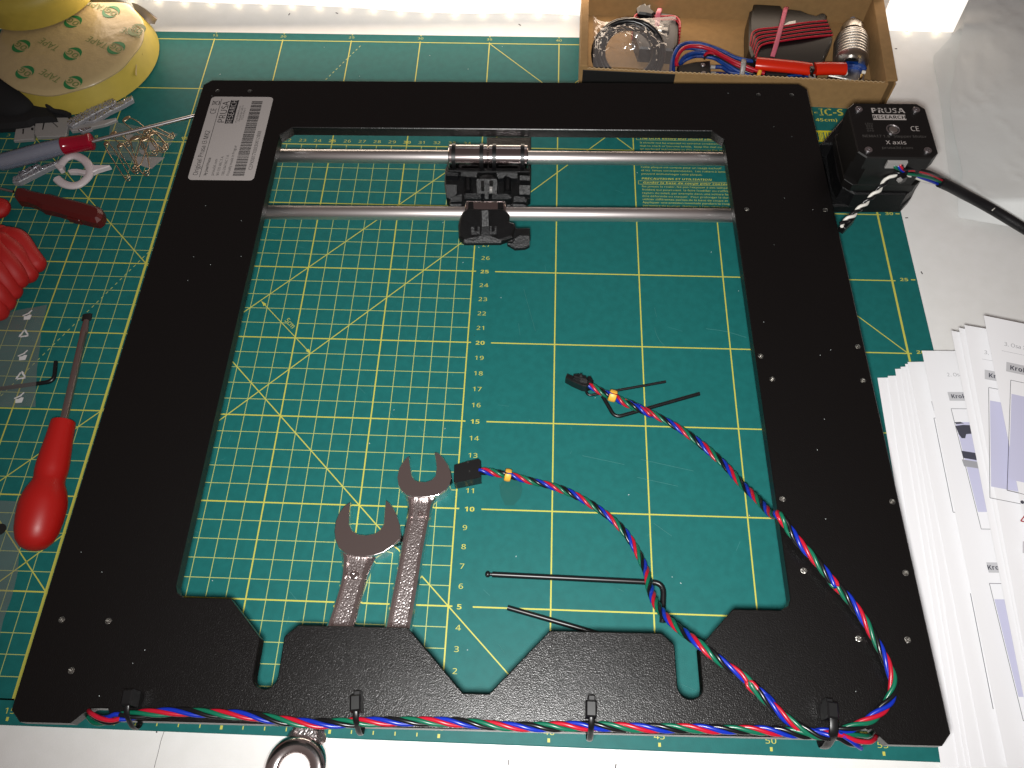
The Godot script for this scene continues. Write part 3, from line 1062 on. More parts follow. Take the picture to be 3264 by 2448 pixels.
	g.prism(pq([Vector2(37.44, 25.31), Vector2(37.7, 25.16), Vector2(38.42, 25.18), Vector2(38.46, 24.56), Vector2(37.9, 24.55), Vector2(37.48, 24.23), Vector2(37.2, 24.22)]), MX, 3.6, 4.0, 0.08)
	part(o, "clamp_block", g, M.printed_black)
	g = G.new()
	for q in [[v(34.86, 26.93, 4.02), v(35.13, 26.94, 4.02), v(35.18, 26.46, 4.05), v(34.87, 26.45, 4.05)], [v(36.54, 26.95, 4.02), v(36.82, 26.95, 4.02), v(36.9, 26.47, 4.05), v(36.56, 26.46, 4.05)]]:
		facet(g, q, 0.3)
	part(o, "clamp_clip", g, M.plastic_black)
	g = G.new()
	facet(g, [v(35.73, 25.64, 4.85), v(36.09, 25.65, 4.85), v(36.13, 25, 4.28), v(35.76, 24.96, 4.28)], 0.6)
	facet(g, [v(35.78, 24.76, 4.5), v(36.15, 24.77, 4.5), v(36.24, 24.34, 4.27), v(36.34, 24.28, 4.26), v(35.73, 24.26, 4.26)], 0.4)
	facet(g, [v(35.74, 24.26, 4.36), v(36.23, 24.27, 4.36), v(36.6, 24.15, 4.3), v(36.86, 24.06, 4.26), v(36.86, 23.98, 4.12), v(34.81, 23.91, 4.12), v(34.8, 24.05, 4.26), v(35.38, 24.04, 4.28)], 0.2)
	facet(g, [v(37.89, 24.53, 4.12), v(38.4, 24.53, 4.12), v(38.43, 24.16, 3.72), v(38.19, 24.07, 3.62), v(37.63, 24.02, 3.6), v(37.18, 24.19, 3.78), v(37.3, 24.3, 3.9)], 0.2)
	part(o, "clamp_ribs", g, M.printed_layers)
	for q in [[[v(35.16, 24.77, 4.5), v(35.35, 24.77, 4.5), v(35.36, 24.4, 4.28), v(35.19, 24.4, 4.28)], [v(35.55, 24.78, 4.5), v(35.64, 24.78, 4.5), v(35.65, 24.41, 4.28), v(35.56, 24.41, 4.28)], [v(35.35, 24.55, 4.36), v(35.56, 24.56, 4.36), v(35.56, 24.41, 4.28), v(35.36, 24.4, 4.28)]], [[v(36.21, 24.82, 4.5), v(36.3, 24.83, 4.5), v(36.32, 24.44, 4.28), v(36.22, 24.43, 4.28)], [v(36.48, 24.83, 4.5), v(36.57, 24.83, 4.5), v(36.58, 24.44, 4.28), v(36.49, 24.44, 4.28)], [v(36.31, 24.58, 4.36), v(36.49, 24.58, 4.36), v(36.49, 24.44, 4.28), v(36.32, 24.44, 4.28)]]]:
		g = G.new()
		for e in q:
			facet(g, e, 0.3)
		part(o, "nut_trap", g, M.printed_layers)


func motor() -> void:
	var o := thing("stepper_motor", "square black stepper motor standing right of the frame with printed lettering on top", "motor", v(57.8, 29.45, 3.0))
	var mx := at(v(57.8, 29.45, 0), 0.012)
	var rr := func(hx: float, hy: float, c: float) -> PackedVector2Array:
		return PackedVector2Array([Vector2(-hx + c, -hy), Vector2(hx - c, -hy), Vector2(hx, -hy + c), Vector2(hx, hy - c), Vector2(hx - c, hy), Vector2(-hx + c, hy), Vector2(-hx, hy - c), Vector2(-hx, -hy + c)])
	var g := G.new()
	g.prism(rr.call(2.11, 2.0, 0.4), mx, 6.75, 7.6, 0.06)
	part(o, "motor_cap", g, M.motor_black)
	g = G.new()
	g.prism(rr.call(2.09, 1.98, 0.62), mx, 5.5, 6.75, 0.0)
	part(o, "motor_core", g, M.motor_black)
	g = G.new()
	g.prism(rr.call(2.11, 2.0, 0.4), mx, 5.0, 5.5, 0.02)
	part(o, "motor_front_cap", g, M.motor_black)
	g = G.new()
	g.prism(pq([Vector2(55.06, 30.97), Vector2(55.75, 30.99), Vector2(55.66, 28.64), Vector2(55.8, 27.77), Vector2(56.42, 27.28), Vector2(59.27, 27.32), Vector2(60.08, 28.1), Vector2(60.57, 30.03), Vector2(60.71, 33.16), Vector2(56.64, 33.06)]), MX, 3.9, 4.95, 0.08)
	g.prism(pq([Vector2(54.8, 31.67), Vector2(54.21, 27.27), Vector2(59.56, 27.44), Vector2(60.12, 28.07), Vector2(60.64, 29.01), Vector2(60.17, 31.02), Vector2(56.32, 32.51)]), MX, 3.3, 3.9, 0.1)
	g.prism(PackedVector2Array([Vector2(54.0, 26.4), Vector2(55.6, 27.6), Vector2(55.6, 31.5), Vector2(54.0, 32.4)]), MX, 0.0, 3.9, 0.05)
	part(o, "motor_mount", g, M.printed_black)
	for q in [Vector2(-1.55, 1.46), Vector2(1.55, 1.46), Vector2(-1.55, -1.5), Vector2(1.55, -1.5)]:
		g = G.new()
		var sx: Transform3D = mx * Transform3D(Basis.IDENTITY, Vector3(q.x, q.y, 7.59))
		g.lathe([Vector2(0.001, 0.03), Vector2(0.06, 0.03), Vector2(0.07, 0.1), Vector2(0.16, 0.11), Vector2(0.2, 0.08), Vector2(0.215, 0.0)], sx, 16)
		for k in 3:
			var ang := rng.randf() * TAU
			g.line(sx, Vector2.from_angle(ang) * 0.17, Vector2.from_angle(ang + PI) * 0.17, 0.03, 0.112)
		part(o, "cap_screw", g, M.screw_zinc)
	g = G.new()
	g.lathe([Vector2(0.36, 0.0), Vector2(0.36, 0.05), Vector2(0.31, 0.06), Vector2(0.29, 0.012)], mx * Transform3D(Basis.IDENTITY, Vector3(0.02, 0.0, 7.6)), 28)
	part(o, "bearing_ring", g, M.screw_zinc)
	g = G.new()
	g.lathe([Vector2(0.29, 0.012), Vector2(0.001, 0.012)], mx * Transform3D(Basis.IDENTITY, Vector3(0.02, 0.0, 7.6)), 28)
	part(o, "shaft_recess", g, M.tip_black)
	g = G.new()
	g.lathe([Vector2(0.23, 0.0), Vector2(0.23, 0.07), Vector2(0.19, 0.1), Vector2(0.001, 0.1)], mx * Transform3D(Basis.IDENTITY, Vector3(0.02, -0.04, 7.6)), 24)
	part(o, "shaft_end", g, M.aluminium)
	g = G.new()
	write(g, "PRUSA", mx, 0.02, 1.42, 0.36, 7.604, 1.18, 700)
	g.rect(mx, -0.88, 0.72, 0.9, 1.12, 7.604)
	write(g, "CE", mx, 1.22, 0.08, 0.33, 7.604, 0.95, 400)
	write(g, "X axis", mx, 0.02, -0.93, 0.25, 7.604, 1.2, 400)
	part(o, "motor_lettering", g, M.motor_print)
	g = G.new()
	write(g, "RESEARCH", mx, 0.01, 0.92, 0.24, 7.608, 1.1, 700)
	write(g, "PRUSA", mx, 0.02, 1.42, 0.28, 7.607, 1.2, 400)
	part(o, "motor_reversed_lettering", g, M.motor_black)
	g = G.new()
	var side := ["LDO", "018", "018", "010"]
	for k in 4:
		write(g, side[k], mx, -1.18, 0.42 - k * 0.17, 0.12, 7.604, 1.3, 400)
	write(g, "NEMA17 1.8° Stepper Motor", mx, 0.02, -0.48, 0.17, 7.604, 1.13, 400)
	write(g, "prusa3d.com", mx, 0.02, -1.3, 0.16, 7.604, 1.25, 400)
	part(o, "motor_small_lettering", g, M.motor_print_dim)
	g = G.new()
	g.prism(PackedVector2Array([Vector2(-0.55, -2.12), Vector2(0.5, -2.12), Vector2(0.5, -1.9), Vector2(-0.55, -1.9)]), mx, 6.93, 7.42, 0.02)
	part(o, "wire_socket", g, M.plastic_grey)
	# its wires as far as the black sleeve
	var s := thing("motor_lead", "black sleeved motor lead running off to the right over the white bag", "cable", v(65.69, 29.83, 1.5))
	var runs := {"wire_red": [v(57.96, 27.52, 7.2), v(58.09, 27.3, 7.1), v(58.4, 27.35, 6.75), v(58.95, 27.54, 6.6), v(59.95, 27.72, 6.2), v(60.76, 28, 5.6), v(61.4, 28.18, 5.1), v(62.08, 28.19, 4.7)], "wire_green": [v(57.7, 27.46, 7.1), v(57.85, 27.31, 7), v(58.23, 27.43, 6.7), v(58.64, 27.37, 6.5), v(59.39, 27.56, 6.2), v(60.35, 27.82, 5.7), v(61.22, 28.1, 5.1), v(62.03, 28.24, 4.6)], "wire_blue": [v(57.87, 27.54, 7.1), v(58.03, 27.32, 7), v(58.37, 27.32, 6.7), v(58.92, 27.62, 6.2), v(59.92, 27.81, 5.7), v(61.04, 28.08, 5), v(61.91, 28.25, 4.5)], "wire_black": [v(58.06, 27.34, 7.2), v(58.31, 27.31, 6.9), v(58.96, 27.54, 6.7), v(59.85, 27.65, 6.4), v(60.71, 27.92, 5.8), v(61.42, 28.23, 5.2), v(62.05, 28.24, 4.8)], "wire_white": [v(58.2, 27.4, 6.5), v(58.74, 27.45, 6.3), v(59.22, 27.63, 6), v(60.17, 27.88, 5.4), v(60.88, 28.11, 5), v(61.54, 28.25, 4.7), v(62.07, 28.22, 4.5)]}
	for k in runs:
		g = G.new()
		g.tube(smooth(runs[k], 8), 0.085, 8)
		part(s, k, g, M[k])
	g = G.new()
	g.tube(smooth([v(61.16, 28.1, 5.1), v(61.95, 28.11, 4.7), v(63.01, 28.12, 4.1), v(64.11, 27.96, 3.6), v(65.32, 27.49, 3.2), v(66.6, 26.75, 2.9), v(68.29, 25.98, 2.4), v(70.59, 25.66, 1.2)], 8), 0.29, 16)
	part(s, "sleeve", g, M.sleeve_black)
	g = G.new()
	g.tube(smooth([v(64.6, 27.41, 3.64), v(64.86, 27.67, 3.58)], 3), 0.035, 6)
	part(s, "sleeve_nick", g, M.wire_white)
	# the twisted black and white pair going down to the frame edge
	var tw := thing("sensor_lead", "twisted black and white wire pair hanging from the motor to the frame edge", "cable", v(58.12, 28.57, 3))
	twist(tw, smooth([v(58.36, 27.44, 6.5), v(58.11, 27.45, 6.4), v(57.81, 27.41, 6.2), v(57.59, 27.18, 5.9), v(57.29, 26.86, 5.7), v(56.97, 26.57, 5.5), v(56.61, 26.24, 5.3), v(56.14, 25.76, 5.2), v(55.68, 25.34, 5.1), v(55.24, 24.96, 5.05)], 10), ["wire_white", "wire_black"], 0.085, 0.095, 1.0, 0.5)
	g = G.new()
	var ca: Vector3 = v(55.96, 25.57, 4.7)
	var cb: Vector3 = v(55.51, 25.08, 4.7)
	g.box(along(ca, cb), 0.35, 0.5, -0.1, ca.distance_to(cb) * 100.0 + 0.2, 0.03)
	part(tw, "plug", g, M.plastic_black)
	var tie := G.new()
	var tc: Vector3 = v(58.41, 27.39, 6.55)
	var dir: Vector3 = (v(58.84, 27.42, 6.3) - v(58.14, 27.48, 6.6)).normalized()
	tie.lathe([Vector2(0.2, 0), Vector2(0.27, 0.01), Vector2(0.27, 0.2), Vector2(0.2, 0.21)], along(tc - dir * 0.001, tc + dir), 18)
	var th := solo("cable_tie", tie, M.plastic_black, "black cable tie bunching the wires just below the motor socket", "cable tie", "black cable ties")
	g = G.new()
	var hp: Vector3 = v(58.26, 27.01, 6.5)
	g.box(at(hp, 0.5), 0.4, 0.36, -0.15, 0.25, 0.03)
	part(th, "tie_head", g, M.plastic_black)
	g = G.new()
	g.box(at(v(58.05, 26.74, 6.72), 0.5), 0.2, 0.2, -0.1, 0.08, 0.02)
	part(th, "tie_lock", g, M.plastic_grey)


# ---------- the twisted cables ----------
func twist(o: Node3D, path: PackedVector3Array, colours: Array, big: float, r: float, pitch: float, phase: float, pitch_end: float = -1.0) -> void:
	var q := even(path, 0.06)
	var c := colours.size()
	var turn := 0.0
	var lines := []
	for k in c:
		lines.push_back(PackedVector3Array())
	for k in q.size():
		var d := (q[mini(k + 1, q.size() - 1)] - q[maxi(k - 1, 0)]).normalized()
		var nx := Vector3.UP.cross(d).normalized()
		var b := d.cross(nx)
		var w := float(k) / q.size()
		var wob := 1.0 + 0.12 * sin(w * 61.0) * sin(w * 23.0 + 1.0)
		for j in c:
			var ang := turn + phase * TAU - TAU * j / c
			lines[j].push_back(q[k] + (nx * cos(ang) + b * sin(ang)) * big * CM * wob)
		turn += TAU * 0.06 / (lerpf(pitch, pitch_end, w) if pitch_end > 0.0 else pitch)
	for j in c:
		var g := G.new()
		g.tube(lines[j], r, 8)
		part(o, colours[j], g, M[colours[j]])


func cables() -> void:
	# the nearer lead: from its plug on the mat, up over the frame to the tie in the corner
	var a := thing("motor_cable", "four-wire twisted cable with its plug beside the right spanner's jaw", "cable", v(42.01, 10.36, 0.1))
	var pa := []
	pa.append_array([v(36.16, 11.74, 0.85), v(36.58, 11.77, 0.8), v(37.32, 11.67, 0.75), v(37.75, 11.66, 0.65), v(38.69, 11.46, 0.55), v(40.01, 11.17, 0.5), v(41.07, 10.77, 0.5), v(42.11, 10.18, 0.5), v(43.07, 9.45, 0.55), v(43.74, 8.65, 0.65), v(44.19, 7.79, 0.85), v(44.49, 6.88, 1.2), v(44.52, 6.39, 1.7), v(44.55, 5.55, 2.3), v(44.64, 4.76, 3.1), v(44.93, 3.93, 4.1), v(45.39, 3.21, 5), v(45.84, 2.64, 5.7)])
	pa.append_array([v(46.35, 2.16, 5.93), v(46.88, 1.75, 5.94), v(47.5, 1.36, 5.95), v(48.04, 0.85, 5.97), v(48.59, 0.35, 5.98)])
	pa.append_array([v(47.72, 1.04, 6.08), v(48.04, 0.72, 6.09), v(48.48, 0.29, 6.1), v(49.02, -0.19, 6.11), v(49.56, -0.53, 6.12), v(50.11, -0.73, 6.13)])
	pa.append_array([v(50.56, -0.75, 6.23)])
	twist(a, smooth(pa, 8), ["wire_blue", "wire_red", "wire_green", "wire_black"], 0.108, 0.088, 1.6, 0.15, 2.3)
	var ends := {"wire_red": [v(50.5, -0.73, 6.28), v(50.98, -0.72, 6.28), v(51.57, -0.89, 6.18), v(52.08, -0.91, 6.08), v(52.41, -0.78, 5.78), v(52.72, -0.59, 5.18), v(52.91, -0.46, 4.47)], "wire_blue": [v(50.54, -0.66, 6.18), v(50.94, -0.7, 6.28), v(51.33, -0.88, 6.18), v(51.61, -1.03, 5.99), v(51.88, -1.11, 5.69)], "wire_black": [v(50.57, -0.69, 6.08), v(50.94, -0.82, 6.08), v(51.37, -0.99, 5.89), v(51.87, -0.96, 5.39), v(52.4, -0.73, 4.78)], "wire_green": [v(50.52, -0.77, 6.18), v(51.15, -0.69, 6.08), v(51.71, -0.66, 5.88), v(52.25, -0.65, 5.48), v(52.64, -0.54, 4.87)]}
	for k in ends:
		var e := G.new()
		e.tube(smooth(ends[k], 8), 0.092, 8)
		part(a, k, e, M[k])
	var g := G.new()
	g.prism(pq([Vector2(34.86, 12.03), Vector2(35.5, 12.25), Vector2(36.09, 12.43), Vector2(36.24, 12.3), Vector2(36.29, 11.39), Vector2(34.99, 11.05), Vector2(34.9, 11.13)]), MX, 0.05, 0.95, 0.03)
	part(a, "plug", g, M.plastic_black)
	g = G.new()
	for q in [v(35.57, 12.21, 0.98), v(35.68, 11.71, 0.98)]:
		g.box(at(q, 0.2), 0.1, 0.1, -0.05, 0.0, 0.01)
	part(a, "plug_latch", g, M.tip_black)
	marker(a, v(37.48, 11.64, 0.8), v(37.85, 11.6, 0.75))
	# the farther lead: over the right side of the frame, through the tie and along the near edge
	var b := thing("motor_cable", "long four-wire twisted cable looping over the frame's right side and along its near edge", "cable", v(47.52, 14.35, 0.1))
	var pb := []
	pb.append_array([v(41.9, 16.91, 1), v(42.33, 16.63, 1), v(42.77, 16.39, 1), v(43.33, 16.19, 0.95), v(43.8, 15.92, 0.9), v(44.47, 15.65, 0.85), v(45.18, 15.33, 0.75)])
	pb.append_array([v(43.81, 16.14, 0.7), v(45.42, 15.3, 0.75), v(46.71, 14.47, 0.85), v(47.76, 13.51, 1), v(48.72, 12.35, 1.3), v(49.37, 11.06, 1.9), v(49.78, 9.84, 3), v(49.91, 8.71, 4.3)])
	pb.append_array([v(49.74, 8.13, 5.89), v(50.11, 7.5, 5.9), v(50.51, 6.86, 5.92), v(50.97, 6.26, 5.94), v(51.41, 5.61, 5.96), v(51.75, 5.08, 5.97)])
	pb.append_array([v(51.57, 5.38, 5.84), v(52.02, 4.86, 5.86), v(52.4, 4.31, 5.87), v(52.72, 3.73, 5.89), v(52.97, 3.12, 5.9), v(53.18, 2.55, 5.92), v(53.35, 1.98, 5.94), v(53.44, 1.45, 5.95), v(53.37, 1.02, 5.96), v(53.11, 0.58, 5.97), v(52.69, 0.19, 5.98), v(52.19, -0.15, 5.99), v(51.67, -0.37, 6), v(51.2, -0.53, 6), v(50.65, -0.61, 6.01), v(50.16, -0.67, 6.01), v(49.57, -0.71, 6.01), v(48.75, -0.66, 6.01), v(47.77, -0.64, 6.01)])
	pb.append_array([v(46.41, -0.67, 6.01), v(45.43, -0.67, 6.01), v(43.46, -0.72, 6.01), v(41.44, -0.73, 6.01), v(39.51, -0.83, 6.01), v(38.02, -0.85, 6.01)])
	pb.append_array([v(36.2, -0.78, 6.01), v(34.2, -0.82, 6.01), v(32.36, -0.92, 6.01), v(30.73, -1.03, 6.01), v(29.2, -0.94, 6.01)])
	pb.append_array([v(28.14, -0.83, 6.01), v(26.82, -0.81, 6.01), v(25.29, -0.79, 6.01), v(24.05, -0.9, 6.01), v(23.51, -0.98, 6.01), v(23.02, -1.04, 6.01)])
	twist(b, smooth(pb, 8), ["wire_blue", "wire_red", "wire_green", "wire_black"], 0.108, 0.088, 1.6, 0.4, 2.9)
	var tails := {"wire_red": [v(23.11, -1.07, 5.98), v(22.74, -1.19, 5.99), v(22.29, -1.14, 6.03), v(21.84, -0.97, 5.98), v(21.45, -0.81, 5.48), v(21.12, -0.67, 4.77)], "wire_blue": [v(23.12, -0.99, 6.03), v(22.83, -0.98, 6.08), v(22.56, -1.07, 5.98), v(22.17, -1.09, 5.68), v(21.64, -0.98, 5.18)], "wire_green": [v(23.08, -0.94, 5.98), v(22.65, -1.17, 5.79), v(22.13, -1.28, 5.49), v(21.69, -1.25, 5.29), v(21.3, -1.03, 5.08)], "wire_black": [v(23.08, -1.1, 5.88), v(22.77, -1.24, 5.79), v(22.36, -1.25, 5.79), v(21.8, -1.05, 5.68), v(21.28, -0.83, 5.18)]}
	for k in tails:
		var e := G.new()
		e.tube(smooth(tails[k], 8), 0.092, 8)
		part(b, k, e, M[k])
	g = G.new()
	g.prism(pq([Vector2(40.68, 17.6), Vector2(41.04, 17.45), Vector2(41.42, 17.37), Vector2(41.74, 17.22), Vector2(42.08, 17.12), Vector2(42.1, 16.96), Vector2(41.74, 16.83), Vector2(41.54, 16.85), Vector2(40.98, 17.11), Vector2(40.6, 17.35)]), MX, 0.35, 1.0, 0.05)
	g.prism(pq([Vector2(41.02, 17.43), Vector2(41.26, 17.48), Vector2(41.72, 17.34), Vector2(41.78, 17.09), Vector2(41.4, 17.15), Vector2(41.04, 17.29)]), MX, 0.9, 1.25, 0.05)
	g.prism(pq([Vector2(41.36, 17.4), Vector2(41.49, 17.41), Vector2(41.49, 17.29), Vector2(41.35, 17.29)]), MX, 1.0, 1.4, 0.03)
	g.prism(pq([Vector2(41.78, 17.32), Vector2(41.96, 17.34), Vector2(42.11, 17.01), Vector2(42, 16.88), Vector2(41.8, 17)]), MX, 0.9, 1.25, 0.05)
	part(b, "plug", g, M.plastic_black)
	marker(b, v(42.88, 16.33, 1.05), v(43.4, 16.21, 1))
	# the ties that hold it to the near edge
	var spots: Array = [Vector2(-13.55, -18.18), Vector2(-4.6, -18.23), Vector2(4.53, -18.18), Vector2(13.73, -18.22)]
	var lean := [0.06, 0.12, -0.02, -0.1]
	var names := ["leftmost black cable tie holding the wires to the frame's near edge", "black cable tie on the near edge, just right of the spanner's ring end", "black cable tie with upright tail in the middle of the glinting near edge", "wide black cable tie gathering both cables at the frame's near right corner"]
	for k in 4:
		var c: Vector2 = spots[k]
		var r := 0.02 if k < 3 else 0.16
		var prof := [Vector2(0.62 + r, 0.03), Vector2(0.55 + r, 0.4), Vector2(0.38, 0.66 + r), Vector2(0.05, 0.74 + r), Vector2(-0.28 - r * 0.6, 0.6 + r), Vector2(-0.5 - r * 0.6, 0.25), Vector2(-0.66 - r * 0.4, -0.15), Vector2(-0.64 - r * 0.4, -0.5), Vector2(-0.4, -0.72), Vector2(0.1, -0.74)]
		var pts := []
		for q in prof:
			pts.push_back(FX * Vector3(c.x + lean[k] * (-q.x), -17.95 + q.x, q.y))
		g = G.new()
		g.tube(smooth(pts, 5), 0.055, 8, null, 2.2 if k < 3 else 3.4, Vector3.UP, FX.basis.x.normalized())
		var t := solo("cable_tie", g, M.plastic_black, names[k], "cable tie", "black cable ties")
		g = G.new()
		var hx := FX * Transform3D(Basis(Vector3(0, 0, 1), lean[k]), Vector3(c.x - 0.01, -17.66 + r, 0))
		g.box(hx, 0.42, 0.6, 0.25, 0.95 + r, 0.06)
		part(t, "tie_head", g, M.plastic_black)
		if k > 0:
			g = G.new()
			g.box(FX * Transform3D(Basis(Vector3(0, 0, 1), lean[k]), Vector3(c.x, -17.3 + r, 0)), 0.26, 0.2, 0.3, 1.15 if k == 2 else 0.85, 0.03)
			part(t, "tie_tail", g, M.plastic_black)


func marker(o: Node3D, a: Vector3, b: Vector3) -> void:   # a yellow clip ring round the wires
	var g := G.new()
	var x := along(a, b)
	var l := a.distance_to(b) * 100.0
	var ring := PackedVector3Array()
	for k in 15:
		var ang := lerpf(deg_to_rad(100), deg_to_rad(440), k / 14.0)
		ring.push_back(x * Vector3(cos(ang) * 0.29, sin(ang) * 0.29, l / 2))
	g.tube(ring, 0.05, 8, null, maxf(3.5, l * 8.0), (b - a).normalized().cross(ring[1] - ring[0]).normalized())
	part(o, "marker_clip", g, M.marker_yellow)


# ---------- the spanners ----------
func shank(o: Node3D, left: Array, right: Array, h: float) -> void:
	var prof := [Vector2(0, 0.1), Vector2(0, h - 0.12), Vector2(0.07, h), Vector2(0.17, h), Vector2(0.24, h - 0.15), Vector2(0.76, h - 0.15), Vector2(0.83, h), Vector2(0.93, h), Vector2(1, h - 0.12), Vector2(1, 0.1)]
	var rim := G.new()
	var web := G.new()
	var l := []
	var r := []
	for q in left: l.push_back(MX * Vector3(q.x, q.y, 0))
	for q in right: r.push_back(MX * Vector3(q.x, q.y, 0))
	var ls := smooth(l, 6)
	var rs := smooth(r, 6)
	for k in ls.size() - 1:
		for j in prof.size() - 1:
			var a: Vector2 = prof[j]
			var b: Vector2 = prof[j + 1]
			var f := func(s: int, q: Vector2) -> Vector3: return ls[s].lerp(rs[s], q.x) + Vector3(0, q.y * CM, 0)
			var out := Vector3.UP + (rs[k] - ls[k]).normalized() * (-3.0 if j == 0 else 3.0 if j == prof.size() - 2 else 0.0)
			(web if j in [4] else rim).face([f.call(k, a), f.call(k, b), f.call(k + 1, b), f.call(k + 1, a)], out)
	part(o, "shank", rim, M.chrome)
	part(o, "shank_web", web, M.chrome_pitted)


func head(o: Node3D, poly: Array, top: float) -> void:
	var g := G.new()
	var q := G.ccw(PackedVector2Array(poly))
	var r := 0.12
	g.prism(q, MX, 0.0, 0.1, 0.0)
	g.band(q, 0.1, q, top - r, MX)
	var lo := q
	for k in 5:
		var a := PI / 2 * (k + 1) / 5.0
		var hi := G.inset(q, r * 0.4 * (1.0 - cos(a)) + 0.001)
		g.band(lo, top - r + r * sin(PI / 2 * k / 5.0), hi, top - r + r * sin(a), MX)
		lo = hi
	g.prism(lo, MX, top - 0.05, top, 0.0)
	part(o, "open_jaw", g, M.chrome)


func wrenches() -> void:
	var o := thing("spanner", "chrome combination spanner, the left one, its ring end sticking out below the frame", "spanner", v(30.69, 7.9, 0), "chrome spanners under the frame")
	head(o, [Vector2(29.7, 9.9), Vector2(29.75, 9.26), Vector2(29.8, 8.72), Vector2(30, 8.39), Vector2(30.28, 8.22), Vector2(30.68, 8.18), Vector2(31.13, 8.27), Vector2(31.39, 8.48), Vector2(31.52, 8.78), Vector2(31.5, 9.32), Vector2(31.48, 10.07), Vector2(31.7, 9.92), Vector2(31.92, 9.66), Vector2(32.18, 9.22), Vector2(32.36, 8.75), Vector2(32.45, 8.28), Vector2(32.42, 7.99), Vector2(32.16, 7.66), Vector2(31.69, 7.3), Vector2(31.26, 7.14), Vector2(30.82, 7.05), Vector2(30.26, 7.08), Vector2(29.76, 7.21), Vector2(29.41, 7.49), Vector2(29.19, 7.88), Vector2(29.08, 8.29), Vector2(29.07, 8.82), Vector2(29.19, 9.3), Vector2(29.41, 9.68)], 0.85)
	shank(o, [Vector2(29.46, 7.39), Vector2(29.6, 6.99), Vector2(29.65, 6.54), Vector2(29.67, 6.03), Vector2(29.6, 5.37), Vector2(29.45, 4.49), Vector2(29.28, 3.68), Vector2(28.49, -0.38), Vector2(28.28, -0.94), Vector2(28.19, -1.15)], [Vector2(31.32, 7.28), Vector2(31.19, 6.93), Vector2(31.06, 6.56), Vector2(30.96, 6.13), Vector2(30.9, 5.63), Vector2(30.74, 4.64), Vector2(30.61, 3.78), Vector2(29.65, -0.37), Vector2(29.86, -0.88), Vector2(29.99, -1.12)], 0.62)
	var g := G.new()
	var ring := [Vector2(0.68, 0.06), Vector2(0.68, 0.88), Vector2(0.72, 0.96), Vector2(0.78, 1.0), Vector2(1.14, 1.0), Vector2(1.25, 0.95), Vector2(1.38, 0.8), Vector2(1.46, 0.6), Vector2(1.48, 0.4), Vector2(1.44, 0.15), Vector2(1.35, 0.06), Vector2(0.68, 0.06)]
	var rx := at(v(28.88, -2.52, 0) + Vector3(0, 0.001, 0))
	g.lathe(ring, rx, 40)
	part(o, "ring_end", g, M.chrome)
	g = G.new()
	g.prism(pq([Vector2(28.6, -0.74), Vector2(28.3, -1.16), Vector2(28.07, -1.37), Vector2(28.25, -1.57), Vector2(28.89, -1.41), Vector2(29.71, -1.45), Vector2(29.95, -1.3), Vector2(29.97, -1.1), Vector2(29.78, -0.7)]), MX, 0.1, 0.42, 0.1)
	part(o, "ring_neck", g, M.chrome)
	g = G.new()
	g.lathe([Vector2(0.2, 0.0), Vector2(0.24, 0.05), Vector2(0.18, 0.1), Vector2(0.08, 0.1), Vector2(0.03, 0.07)], at(v(30.32, 6.23, 0.46)), 16)
	part(o, "size_mark", g, M.chrome)
	var p := thing("spanner", "slimmer chrome spanner, the right one, its jaw touching the black cable plug", "spanner", v(33.3, 11.03, 0), "chrome spanners under the frame")
	head(p, [Vector2(32.47, 12.5), Vector2(32.54, 12.13), Vector2(32.63, 11.75), Vector2(32.72, 11.39), Vector2(32.88, 11.18), Vector2(33.09, 11.11), Vector2(33.44, 11.1), Vector2(33.74, 11.22), Vector2(33.91, 11.44), Vector2(33.93, 11.89), Vector2(33.84, 12.36), Vector2(33.75, 12.73), Vector2(33.83, 12.77), Vector2(34, 12.72), Vector2(34.29, 12.43), Vector2(34.56, 12.05), Vector2(34.72, 11.68), Vector2(34.79, 11.32), Vector2(34.72, 10.97), Vector2(34.53, 10.64), Vector2(34.2, 10.38), Vector2(33.81, 10.27), Vector2(33.34, 10.22), Vector2(32.94, 10.24), Vector2(32.53, 10.33), Vector2(32.23, 10.56), Vector2(32.03, 10.89), Vector2(31.94, 11.29), Vector2(31.97, 11.73), Vector2(32.12, 12.11), Vector2(32.34, 12.44)], 0.85)
	shank(p, [Vector2(32.39, 10.47), Vector2(32.52, 10.1), Vector2(32.61, 9.68), Vector2(32.6, 9.32), Vector2(32.54, 8.72), Vector2(32.41, 7.09), Vector2(32.26, 5.46), Vector2(32.11, 3.78), Vector2(31.93, 1.97)], [Vector2(34.2, 10.56), Vector2(33.96, 10.21), Vector2(33.86, 9.72), Vector2(33.84, 9.24), Vector2(33.77, 8.64), Vector2(33.63, 7.07), Vector2(33.53, 5.39), Vector2(33.41, 3.88), Vector2(33.22, 2.06)], 0.62)
	g = G.new()
	g.lathe([Vector2(0.12, 0.0), Vector2(0.16, 0.04), Vector2(0.12, 0.09), Vector2(0.05, 0.1), Vector2(0.02, 0.06)], at(v(33.29, 9.46, 0.5)), 14)
	for q in [v(32.83, 9.07, 0.5), v(33.35, 9.06, 0.5)]:
		g.box(at(q, -0.1), 0.17, 0.07, 0.0, 0.1, 0.03)
	part(p, "size_mark", g, M.chrome)


func hexkey(label: String, a: Vector3, c: Vector3, b: Vector3, r: float, rb: float, ball: bool = false) -> void:
	var pts := PackedVector3Array([a])
	pts.append_array(PackedVector3Array(bend(a, c, b, rb)))
	pts.push_back(b)
	var g := G.new()
	g.tube(pts, r, 6)
	if ball:
		var d := (a - c).normalized()
		g.ball(a + d * 0.0022, r * 0.95, r * 0.95, r * 1.1, Basis.IDENTITY, 12, 8)
		g.tube(PackedVector3Array([a, a + d * 0.0015]), r * 0.6, 8)
	solo("hex_key", g, M.hex_black, label, "hex key", "black hex keys lying on the mat")


